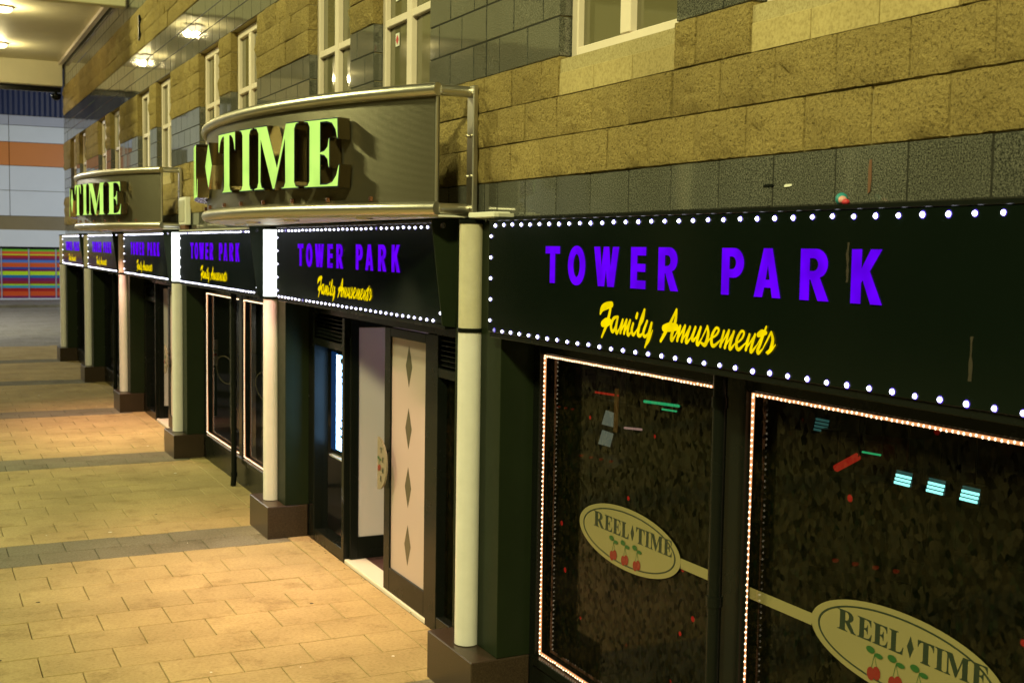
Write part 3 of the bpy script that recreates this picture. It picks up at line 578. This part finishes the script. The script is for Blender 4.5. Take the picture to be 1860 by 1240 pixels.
wb = thing('cable_box', (3.2, 6.9, 3.09), 'small white plastic box lying on top of the nearest column', 'cable box'); box('body', G['plastic_white'], wb, 3.14, 3.26, 6.66, 7.03, 3.092, 3.128, bev=.006); box('lid', G['grey_flashing'], wb, 3.145, 3.255, 6.60, 6.655, 3.092, 3.118)
fb = thing('junction_box', (D-.05, 16.6, 3.15), 'white upright electrical box on the block wall right of the far canopy', 'box'); box('body', G['plastic_white'], fb, D-.09, D-.012, 16.42, 16.86, 3.16, 3.53, bev=.01); box('cover_lip', G['grey_flashing'], fb, D-.10, D-.091, 16.46, 16.82, 3.20, 3.49); box('foot', G['stain_rust'], fb, D-.08, D-.02, 16.5, 16.8, 3.10, 3.159)
ty = thing('toy', (3.2, 3.62, 3.088), 'tiny teal, pink and red toy lying on top of the big fascia sign', 'toy')
def ball(c, r, n=10): return [(c[0]+r[0]*math.cos(a)*math.cos(b), c[1]+r[1]*math.cos(a)*math.sin(b), c[2]+r[2]*math.sin(a)) for a in [(-.5+(i+.5)/6)*math.pi for i in range(6)] for b in [2*math.pi*k/n for k in range(n)]], [(i*n+k, i*n+(k+1) % n, (i+1)*n+(k+1) % n, (i+1)*n+k) for i in range(5) for k in range(n)]+[tuple(range(n))[::-1], tuple(50+k for k in range(n))]
MB().add(*ball((3.2, 3.635, 3.113), (.024, .026, .025))).build('cap', G['teal'], ty, True); MB().add(*ball((3.185, 3.612, 3.108), (.018, .017, .016))).build('face', G['pink'], ty, True); MB().add(*ball((3.185, 3.594, 3.100), (.016, .016, .012))).build('scarf', G['toy_red'], ty, True)
# ================================================================== CURVED CANOPY SIGNS
AR = (2.8**2+.75**2)/1.5; AX, AY = 3.0-.75+AR, 10.0; A0 = math.asin(2.8/AR)
def apt(th, off, z): return (AX-(AR+off)*math.cos(th), AY+(AR+off)*math.sin(th), z)
def canopy():
    t = thing('canopy_sign', (D, AY, 3.15), '', 'canopy sign', 'curved canopy signs over the entrances')
    ths = [-A0+2*A0*i/48 for i in range(49)]
    f = MB(); vs = [apt(a, o, z) for a in ths for o, z in ((0, 3.185), (0, 3.88), (-.012, 3.88), (-.012, 3.185))]
    f.add(vs, [(4*i+k, 4*i+4+k, 4*i+4+(k+1) % 4, 4*i+(k+1) % 4) for i in range(48) for k in range(4)]+[(3, 2, 1, 0), (192, 193, 194, 195)]); face = f.build('ribbed_face', G['ribbed_metal'], t, True)
    for z in (3.912, 3.155):
        MB().tube([apt(a, .008, z) for a in ths], .043, 14).build('rail', G['steel'], t, True)
        for y in (7.235, 12.765): MB().tube([(3.02, y, z), (3.24, y, z)], .036, 12).build('return_tube', G['steel'], t, True)
    for s in (-1, 1):
        y = AY+s*2.79
        pl = box('wall_plate', G['steel'], t, 3.225, 3.262, y-.05, y+.05, 3.12, 3.95, bev=.006)
        for z in (3.16, 3.37, 3.63, 3.90):
            for q in (-.028, .028): MB().tube([(3.225, y+q, z), (3.21, y+q, z)], .009, 8).build('bolt', G['steel'], pl, True)
        box('edge_strip', G['steel'], t, 2.985, 3.005, y-.008, y+.008, 3.2, 3.87, bev=.002)
    so = MB(); M3 = Matrix(((1, 0, 0, 0), (0, 1, 0, 0), (0, 0, 1, 0), (0, 0, 0, 1)))
    so.plate([[apt(a, -.01, 0)[:2] for a in ths]+[(3.275, 12.75), (3.275, 7.25)]], M3, 3.103, 3.116); sof = so.build('soffit', G['plastic_white'], t)
    box('ledge', G['grey_flashing'], t, 3.05, 3.28, 7.3, 12.7, 3.118, 3.150)
    for y, x in ((8.05, 2.80), (9.25, 2.62), (10.45, 2.62), (11.65, 2.80)):
        r = MB(); r.tube([(x+.055*math.cos(a*math.pi/8), y+.055*math.sin(a*math.pi/8), 3.099) for a in range(16)], .008, 6, closed=True); ri = r.build('downlight', G['steel'], t, True)
        MB().cyl(x, y, .05, 3.098, 3.101, 16).build('lens', G['lamp_warm'], ri)
        L = bpy.data.lights.new('spot', 'SPOT'); L.energy = 235; L.color = (1, .53, .36); L.spot_size = math.radians(88); L.spot_blend = .8; L.shadow_soft_size = .05
        lo = bpy.data.objects.new('spot', L); COL.objects.link(lo); lo.parent = t; lo.location = Vector((x, y, 3.085))-WL[t.name]
    for a in (-.42, -.34, -.26, -.18, -.10, -.02, .1, .2, .3):
        p = Vector(apt(a, .012, 3.222)); b = MB().box(p.x-.012, p.x+.012, p.y-.014, p.y+.014, p.z-.016, p.z+.016, bev=.003); b.build('clip', G['copper_glint'], t)  # copper boxes shaped to stand for small lamp glints along the face
    def letter(ch, s0, s1, h=.468, z=3.30, d0=.012, d1=.112):
        mid = (s0+s1)/2; th = mid/AR; w = abs(s1-s0)
        lo, lw = serif(ch) if ch != '*' else ([[(.5, 0), (1, .5), (.5, 1), (0, .5)]], 1)
        lo = scaled(lo, w/lw, h, -w/2, 0); p = apt(th, 0, z); u = (-math.sin(th), -math.cos(th), 0); n = (-math.cos(th), math.sin(th), 0)
        Mx = Matrix(((u[0], 0, n[0], p[0]), (u[1], 0, n[1], p[1]), (0, 1, 0, p[2]), (0, 0, 0, 1)))
        b = MB().plate(lo, Mx, d0, d1, 1, 0).build('letter' if ch != '*' else 'diamond', [G['bronze_mirror'], G['rim_blue']], t)
        MB().plate(inset(lo, .0085 if ch != '*' else .012), Mx, d1, d1+.004).build('lit_face', G['letter_lime'], b)
    for ch, a, b in (('T', -.33, -.73), ('I', -.80, -1.05), ('M', -1.075, -1.72), ('E', -1.765, -2.165), ('L', .92, .55), ('E', 1.34, .97), ('E', 1.76, 1.39), ('R', 2.26, 1.81)): letter(ch, a, b)
    letter('*', .13, -.13, .38, 3.35)
    return t
CN1 = canopy(); CN1['label'] = 'big curved metal canopy sign with lime letters over the open entrance, nearer one'
CN2 = copy_tree(CN1); CN2.location.y += 2*P; CN2['label'] = 'smaller-looking curved metal canopy sign with lime letters, farther along the wall'
# ================================================================== SHOP WINDOWS
def cherry(b, cx, cz, s, X, mi):          # b collects plates: 0 red, 1 green
    for q, (dx, dz) in enumerate(((-.012, -.032), (.012, -.024))): b.plate([ellipse(.017*s, .021*s, 14, cx+dx*s, cz+dz*s)], X, .0032+.0004*q, .0036+.0004*q, 0)
    for dx, dz in ((-.012, -.016), (.012, -.008)):
        b.plate([[(cx+dx*s-.0012, cz+dz*s), (cx+dx*s+.0012, cz+dz*s), (cx+.0012, cz+.03*s), (cx-.0012, cz+.03*s)]], X, .0026, .003, 1)
    for (ax, az, w, h) in ((-.016, .042, .019, .011), (.019, .032, .018, .008)): b.plate([ellipse(w*s, h*s, 10, cx+ax*s, cz+az*s)], X, .0044, .0048, 1)
def oval(t, y, z, X, half=None):
    Mx = street(X, y, z); o = MB().plate([ellipse(.531, .176, 64)], Mx, 0, .0015).build('oval_decal', G['cream_decal'], t)
    MB().plate([ellipse(.486, .152, 64), ellipse(.474, .1445, 64)], Mx, .0018, .0024).build('ring', G['decal_green'], o)
    txt = [('R', .0, .115), ('E', .122, .085), ('E', .214, .085), ('L', .306, .08), ('*', .405, .036), ('T', .462, .085), ('I', .553, .045), ('M', .601, .125), ('E', .733, .08)]
    for ch, u, w in txt:
        lo, lw = serif(ch) if ch != '*' else ([[(.5, 0), (1, .5), (.5, 1), (0, .5)]], 1)
        MB().plate(scaled(lo, w/lw, .088, u-.375+.012, .006), Mx, .0018, .0026).build('letter', G['decal_green'], o)
    for dx in (-.135, -.012, .112):
        c = MB(); cherry(c, dx, -.082, 1.35, Mx, 0); c.build('cherry', [G['cherry_red'], G['leaf_green']], o)
def rope(t_, y0, y1, z0, z1, X):
    pts = [(X, y1, z0), (X, y1, z1), (X, y0, z1), (X, y0, z0)]
    MB().tube(pts, .0095, 8, closed=True).build('tube', G['rope_tube'], t_, True)
    b = MB(); n = 6
    for a, c in zip(pts, pts[1:]+pts[:1]):
        a, c = Vector(a), Vector(c); L = (c-a).length; k = int(L/.0285)
        for i in range(k):
            p = a+(c-a)*((i+.5)/k)+Vector((-.008, -.008 if abs(a.y-c.y) < .01 and a.y > (y0+y1)/2 else .0, 0))
            p += Vector((random.gauss(0, .0008), random.gauss(0, .0008), random.gauss(0, .0012)))
            r = .0072; b.add([p+Vector(v)*r for v in ((1, 0, 0), (-1, 0, 0), (0, 1, 0), (0, -1, 0), (0, 0, 1), (0, 0, -1))], [(0, 2, 4), (2, 1, 4), (1, 3, 4), (3, 0, 4), (2, 0, 5), (1, 2, 5), (3, 1, 5), (0, 3, 5)])
    tag(b.build('bulbs', G['rope_bulb'], t_), kind='stuff')
names = {0: 'nearest shopfront', 2: 'third bay', 4: 'fifth bay', 5: 'far end bay'}
def shopfront(j, lit):
    yn, yf = 2.505+P*j, 6.688+P*j; c = (yn+yf)/2
    lab = {0: 'large dark shop window pair with leaf-print film and oval decals, nearest the camera', 2: 'dark shop window pair outlined with small bulbs between the two entrances', 4: 'unlit dark shop window pair beyond the far entrance', 5: 'last dark shop window pair at the far end of the arcade'}[j]
    t = thing('shop_window', (SH, c, 0), lab, 'shop window', 'dark shop windows')
    F = G['black_paint']; B = .004
    box('stall_riser', G['green_paint'] if 0 else F, t, 3.45, 3.62, yn+.002, yf-.002, -.01, .29, bev=B)
    fr = MB()
    for a, b in ((yn+.002, yn+.085), (c-.075, c+.075), (yf-.085, yf-.002)): fr.box(3.448, 3.56, a, b, .29, 2.36, bev=B)
    fr.box(3.452, 3.56, yn+.085, c-.075, 2.262, 2.36, bev=B); fr.box(3.452, 3.56, c+.075, yf-.085, 2.262, 2.36, bev=B)
    fr.build('frame', F, t)
    box('sill', F, t, 3.425, 3.56, yn+.085, yf-.085, .29, .345, bev=B)
    for a, b in ((yn+.085, c-.075), (c+.075, yf-.085)):
        tl = random.gauss(0, .0015)
        MB().add([(3.512, a, .345), (3.512+tl, b, .345), (3.512+tl, b, 2.262), (3.512, a, 2.262)], [(0, 3, 2, 1)]).build('pane', G['window_film'] if j == 0 else G['clear_pane'], t)
        if j == 0: oval(t, (a+b)/2-.01, 1.30, 3.504)
        elif j == 2: MB().plate([ellipse(.531, .176, 64), ellipse(.519, .168, 64)], street(3.504, (a+b)/2, 1.30), 0, .0015).build('oval_outline', G['oval_line'], t)
    if lit:
        for a, b, q in ((c+.075, yf-.085, -1), (yn+.085, c-.075, 1)):
            m_ = (a+b)/2-.01; y0_, y1_ = (a, m_-.53) if q < 0 else (m_+.53, b)
            if j == 0: MB().plate([[(-(y1_-y0_)/2, -.027), ((y1_-y0_)/2, -.027), ((y1_-y0_)/2, .027), (-(y1_-y0_)/2, .027)]], street(3.505, (y0_+y1_)/2, 1.295), 0, .001).build('decal_stripe', G['cream_decal'], t)
            rl = thing('rope_light', (3.475, (a+b)/2, .35), {(0, -1): 'string of warm bulbs framing the front left window with a whole oval decal', (0, 1): 'string of warm bulbs framing the window cut by the right edge', (2, -1): 'string of warm bulbs framing the farther window of the middle shopfront', (2, 1): 'string of warm bulbs framing the middle shopfront window next to the glowing column'}[j, q], 'rope light', 'bulb strings around windows')
            rope(rl, a+.022, b-.022, .362, 2.245, 3.475)
for j, lit in ((0, True), (2, True), (4, False), (5, False)): shopfront(j, lit)
for i, y in enumerate((4.60, 14.36, 24.15)):
    dp = thing('drainpipe', (3.36, y, 0), ('black drainpipe in front of the nearest shopfront, between its two windows', 'thin black drainpipe standing before the middle bulb-lit shopfront', 'thin black drainpipe in the fifth bay, far down the arcade')[i], 'drainpipe', 'black drainpipes')
    MB().tube([(3.36, y, 2.37), (3.36, y, .16), (3.355, y, .06), (3.35, y, .0)], .034, 14).build('pipe', G['black_paint'], dp, True)
    for z in (.14, 1.25, 2.2): MB().tube([(3.36, y, z-.025), (3.36, y, z+.025)], .040, 14).build('clip', G['black_paint'], dp, True)
# ================================================================== ENTRANCES
def entrance(j):
    dy = P*(j-1); Y = lambda v: v+dy; F = G['black_paint']; B = .004
    t = thing('entrance', (SH, Y(9.5), 0), {1: 'dark framed shop entrance with vents and one door standing open, nearer one', 3: 'dark framed shop entrance under the farther canopy sign'}[j], 'entrance', 'shop entrances')
    box('header', F, t, 3.46, 3.58, Y(7.402), Y(11.584), 2.255, 2.36, bev=B)
    for p, a, b, q in ((7.402, 7.62, 8.255, 8.47), (10.46, 10.53, 11.39, 11.584)):
        fr = MB(); fr.box(3.455, 3.60, Y(p), Y(a), -.01, 2.254, bev=B); fr.box(3.455, 3.60, Y(b), Y(q), -.01, 2.254, bev=B)
        fr.box(3.458, 3.60, Y(a), Y(b), -.01, .115, bev=B); fr.box(3.458, 3.60, Y(a), Y(b), 1.94, 2.01, bev=B); fr.build('frame', F, t)
    for a, b in ((7.62, 8.255), (10.53, 11.39)):
        v = MB().box(3.56, 3.60, Y(a), Y(b), 2.01, 2.254).build('vent', F, t)
        for k in range(6):
            z = 2.03+.037*k; x0 = 3.47; MB().add([(x0, Y(a), z), (x0, Y(b), z), (x0+.05, Y(b), z+.03), (x0+.05, Y(a), z+.03), (x0, Y(a), z+.006), (x0, Y(b), z+.006), (x0+.05, Y(b), z+.036), (x0+.05, Y(a), z+.036)], [(0, 3, 2, 1), (4, 5, 6, 7), (0, 1, 5, 4), (1, 2, 6, 5), (2, 3, 7, 6), (3, 0, 4, 7)]).build('louvre', F, v)
    MB().add([(3.53, Y(7.62), .115), (3.53, Y(8.255), .115), (3.53, Y(8.255), 1.94), (3.53, Y(7.62), 1.94)], [(0, 3, 2, 1)]).build('side_pane', G['window_film'], t)
    MB().add([(3.53, Y(10.53), .115), (3.53, Y(11.39), .115), (3.53, Y(11.39), 1.94), (3.53, Y(10.53), 1.94)], [(0, 3, 2, 1)]).build('side_pane', G['clear_pane'], t)
    box('threshold', G['threshold_stone'], t, 3.462, 3.66, Y(8.475), Y(10.455), -.01, .03, bev=.006)
    def leaf(loc, rz, lab, panel, word, free):    # local x along the width as one reads it, -y towards the street, z up
        d = thing('door', loc, lab, 'door', 'entrance doors'); d.rotation_euler = (0, 0, rz); WL[d.name] = Vector((0, 0, 0)); w = .945
        l, r = (.137, w-.045) if free == 0 else (.078, w-.10)
        q = MB(); q.box(0, l, -.022, .022, 0, 2.21, bev=B); q.box(r, w, -.022, .022, 0, 2.21, bev=B); q.box(l, r, -.0215, .0215, 0, .205, bev=B); q.box(l, r, -.0215, .0215, 2.138, 2.21, bev=B)
        q.build('leaf_frame', F, d); MB().box(l, r, -.006, .006, .205, 2.138).build('panel', G[panel], d)
        Ms = Matrix(((1, 0, 0, 0), (0, 0, -1, 0), (0, 1, 0, 0), (0, 0, 0, 1))); cx = (l+r)/2
        if free == 0:
            for z in (1.925, 1.425, .95, .478):
                MB().plate([[(cx, z-.165), (cx+.068, z), (cx, z+.165), (cx-.068, z)]], Ms, .0065, .008).build('diamond', G['etched_grey'], d)
        e = 0 if free == 0 else w; sg = 1 if free == 0 else -1; zc = 1.07
        hp = [(e+sg*.21*math.cos(math.radians(a)), zc+.222*math.sin(math.radians(a))) for a in range(-90, 91, 9)]
        if sg < 0: hp = hp[::-1]
        ph = MB().plate([hp], Ms, .065, .080).build('oval_handle', G['handle_cream'], d)
        for i, ch in enumerate(word):
            a = math.radians((48-32*i)); lo, lw = serif(ch); lo = scaled(lo, .046/lw, .046, e+sg*.135*math.cos(a)-.023, zc+.16*math.sin(a)-.023)
            MB().plate(lo, Ms, .0805, .082).build('letter', G['decal_green'], ph)
        c = MB(); cherry(c, e+sg*.05, zc, 1.2, Ms @ Matrix.Translation((0, 0, .079)), 0); c.build('cherry', [G['cherry_red'], G['leaf_green']], ph)
        for z in (zc-.1, zc+.1): MB().tube([(e+sg*.05, -.021, z), (e+sg*.05, -.066, z)], .011, 8).build('standoff', G['steel'], ph, True)
        MB().box(e-.004 if sg > 0 else e+.0005, e-.0005 if sg > 0 else e+.004, -.012, .012, 1.36, 1.48, bev=.001).build('lock_plate', G['steel'], d)
        return d
    leaf((3.492, Y(9.44), .032), -math.pi/2, {1: 'closed door leaf with pale panel and grey diamonds beside the nearest column', 3: 'closed pale door leaf with diamonds in the farther entrance'}[j], 'frosted_panel', 'TIME', 0)
    leaf((3.50, Y(10.425), .032), 0, {1: 'open door leaf with lilac glass turned into the nearer entrance', 3: 'open door leaf turned into the farther entrance'}[j], 'frosted_lilac', 'REEL', 1)
for j in (1, 3): entrance(j)
sc = thing('poster_screen', (3.62, 11.0, .9), 'bright bluish-white lit poster screen behind the glass beside the open door', 'screen')
box('case', G['black_paint'], sc, 3.625, 3.69, 10.76, 11.38, .88, 1.90); MB().box(3.620, 3.6245, 10.84, 11.20, .93, 1.855).build('display', G['screen_white'], sc); MB().box(3.6195, 3.6242, 11.202, 11.36, .91, 1.875).build('painted_glow', G['screen_glow'], sc)  # blue strip beside the display paints its reflected glow as emission
for k, (z, w, h) in enumerate(((1.78, .16, .05), (1.70, .10, .02), (1.64, .12, .02), (1.58, .10, .02), (1.22, .14, .02), (1.14, .18, .025), (1.06, .16, .025))): MB().box(3.6185, 3.6192, 11.0-w/2, 11.0+w/2, z, z+h).build('print_line', M_('ink', (.12, .15, .2), .5), sc)
box('shelf', G['plastic_white'], sc, 3.60, 3.70, 10.80, 11.36, .84, .86)
# ================================================================== INSIDE THE ARCADE
def machine(x, y, rz, lab, deco, mq):
    t = thing('arcade_machine', (x, y, .012), lab, 'arcade machine', 'arcade machines behind the windows'); t.rotation_euler = (0, 0, rz); WL[t.name] = Vector((0, 0, 0))
    prof = [(-.35, 0), (-.35, .75), (-.45, .82), (-.42, .92), (-.22, 1.0), (-.12, 1.45), (-.30, 1.52), (-.30, 1.78), (.35, 1.78), (.35, 0)]
    n = len(prof); vs = [(a, b, c) for b in (-.33, .33) for a, c in prof]
    MB().add(vs, [tuple(range(n))[::-1], tuple(range(n, 2*n))]+[(i, n+i, n+(i+1) % n, (i+1) % n) for i in range(n)][::1]).build('cabinet', G['cabinet'], t)
    for u0, u1 in ((.08, .45), (.55, .92)):
        f_ = lambda u: (-.222+.088*u, 1.03+.39*u); (xa, za), (xb, zb) = f_(u0), f_(u1)
        MB().add([(xa, -.07, za), (xa, .09, za+.01), (xb, .07, zb), (xb, -.08, zb-.02)], [(0, 1, 2, 3)]).build('screen', G[deco], t)
    box('marquee', G[mq], t, -.312, -.302, -.16, .16, 1.60, {'machine_green': 1.63}.get(mq, 1.74))
    for k in range(4): MB().cyl(-.33, -.2+.13*k, .02, .93, .965, 12).build('button', G['machine_red'], t)
    return t
machine(5.95, 9.7, .25, 'dark arcade cabinet with pale screen behind the leaf film of the left window', 'machine_white', 'cabinet'); machine(5.55, 5.78, .45, 'dark arcade cabinet with dark screens behind the right front window', 'cabinet', 'cabinet'); machine(7.4, 13.0, .2, 'unlit arcade cabinet standing deep inside the shop', 'cabinet', 'cabinet')
machine(5.8, 15.2, 0, 'dim arcade cabinet inside the middle shopfront', 'cabinet', 'machine_amber')
for i, (y, mn) in enumerate(((5.296, 'cyan_lamp'), (5.04, 'cyan_lamp'), (4.79, 'cyan_lamp'), (6.03, 'cyan_dim'))):
    z = 1.585 if i < 3 else 1.80
    lp = thing('louvre_lamp', (5.2, y, z), ('cyan louvred lamp glowing behind the right window, left of three', 'cyan louvred lamp glowing behind the right window, middle of three', 'cyan louvred lamp glowing behind the right window, right of three', 'dim small louvred lamp behind the right window, high and on its own')[i], 'lamp', 'louvred lamps inside the shop')
    hb = box('housing', G['cabinet'], lp, 5.21, 5.27, y-.075, y+.075, z-.055, z+.055)
    for k in range(4): MB().box(5.200, 5.209, y-.055-.006*k, y+.065-.006*k, z-.042+.023*k, z-.028+.023*k).build('strip', G[mn if k not in (3,) else 'cyan_dim'], lp)
    MB().tube([(5.24, y, z+.055), (5.24, y, 2.75)], .008, 6).build('hanger', G['cabinet'], lp)
for i, (y0, z0, y1, z1, r, mn, lab) in enumerate(((7.82, 1.747, 7.35, 1.769, .011, 'machine_green', 'green neon tube seen high in the left front window'), (7.57, 1.718, 7.38, 1.726, .007, 'machine_green', 'short thin green neon tube under the longer one'), (8.24, 1.45, 8.23, 1.80, .018, 'machine_amber', 'upright amber light tube behind the left front window'), (8.57, 1.733, 8.21, 1.747, .009, 'neon_red', 'red neon tube at the top left of the left front window'), (8.10, 1.502, 7.85, 1.524, .009, 'neon_pink', 'short pink neon tube in the middle of the left front window'), (5.64, 1.60, 5.46, 1.70, .024, 'neon_red', 'slanted red light tube behind the right front window'), (5.42, 1.735, 5.27, 1.74, .006, 'machine_green', 'thin green tube beside the slanted red light'))):
    X = 5.0; t = thing('neon_tube', (X, (y0+y1)/2, z0), lab, 'neon light', 'neon tubes inside the shop'); MB().tube([(X, y0, z0), (X, y1, z1)], r, 8).build('tube', G[mn], t, True)
    for y, z in ((y0, z0), (y1, z1)): MB().tube([(X+.01, y, z), (X+.01, y, 2.749)], .004, 6).build('hanger', G['cabinet'], t, True)
for i, (x, y, e_, c_) in enumerate(((4.9, 9.3, 20, (.98, .74, 1.0)), (4.9, 9.3+2*P, 8, (1.0, .75, .5)))):
    t = thing('ceiling_lamp', (x, y, 2.75), ('round ceiling lamp inside the nearer entrance lobby', 'round ceiling lamp inside the farther entrance lobby')[i], 'lamp', 'lobby ceiling lamps')
    MB().cyl(x, y, .16, 2.70, 2.749, 20).build('body', G['plastic_white'], t); MB().cyl(x, y, .14, 2.685, 2.699, 20).build('lens', G['machine_white'], t)
    L = bpy.data.lights.new('bulb', 'POINT'); L.energy = e_; L.color = c_; L.shadow_soft_size = .12; lo = bpy.data.objects.new('bulb', L); COL.objects.link(lo); lo.parent = t; lo.location = (0, 0, -.12)
# ================================================================== MAST LIGHTS (added, outside the picture, for the light on wall and paving)
def mast(i, x, y, h, en, aim):
    t = thing('added_lamp_mast', (x, y, 0), ('added tall lamp mast out of view, beyond the entrances', 'added tall lamp mast out of view, behind the viewpoint', 'added lamp mast out of view, in the plaza left of the canopy')[i], 'lamp mast', 'added lamp masts out of view')
    MB().tube([(x, y, 0), (x, y, 1.2), (x, y, 1.25), (x, y, h)], [.16, .15, .11, .07], 12).build('post', G['grey_flashing'], t, True)
    d = (Vector(aim)-Vector((x, y, h))).normalized(); q = d.to_track_quat('-Z', 'Y'); Mh = Matrix.Translation((x, y, h+.1)) @ q.to_matrix().to_4x4()
    b = MB().box(-1.2, 1.2, -.65, .65, -.02, .3, bev=.03); b.v = [tuple(Mh @ Vector(v)) for v in b.v]; b.build('head', G['grey_flashing'], t)
    b = MB().box(-1.1, 1.1, -.55, .55, -.035, -.021); b.v = [tuple(Mh @ Vector(v)) for v in b.v]; b.build('lens', G['lamp_yellow'], t)
    L = bpy.data.lights.new('bulb', 'AREA'); L.shape = 'RECTANGLE'; L.size = 2.2; L.size_y = 1.1; L.energy = en; L.color = (1, .96, .41) if i < 2 else (1, .93, .78); lo = bpy.data.objects.new('bulb', L); COL.objects.link(lo); lo.parent = t
    lo.location = Vector((0, 0, h+.1))+d*.06; lo.rotation_mode = 'QUATERNION'; lo.rotation_quaternion = q
for i, a in enumerate(((-15, 24, 16, 4900, (3.3, 14, 3)), (-9, -6, 15, 5000, (3.3, 9, 2)), (-7, 46, 9, 2500, (4, 44, 0)))): mast(i, *a)
def added_flood(i, x, y):
    t = thing('floodlight', (x, y, 0), ('added cool white floodlight, unseen, in the plaza, left', 'added cool white floodlight, unseen, in the plaza, right', 'added floodlight, unseen, facing the added cream block')[i], 'floodlight', 'added floodlights out of view')
    MB().tube([(x, y, 0), (x, y, 5.2)], .06, 12).build('mast', G['black_paint'], t, True); box('head', G['grey_flashing'], t, x-.3, x+.3, y-.12, y+.1, 5.2, 5.5, bev=.02); MB().box(x-.26, x+.26, y+.101, y+.11, 5.23, 5.47).build('lens', G['screen_white'], t)
    L = bpy.data.lights.new('bulb', 'SPOT'); L.energy = (1800, 1800, 5200)[i]; L.color = (.74, .85, 1.0); L.spot_size = math.radians(120); L.spot_blend = .9; L.shadow_soft_size = .2; lo = bpy.data.objects.new('bulb', L); COL.objects.link(lo); lo.parent = t; lo.location = (0, .2, 5.35); lo.rotation_euler = (math.radians(86), 0, 0)
for i, (x, y) in enumerate(((-6.5, 50.0), (10.5, 50.0), (-15.0, 50.0))): added_flood(i, x, y)  # added lamps out of view, to brighten the clad building and cream block
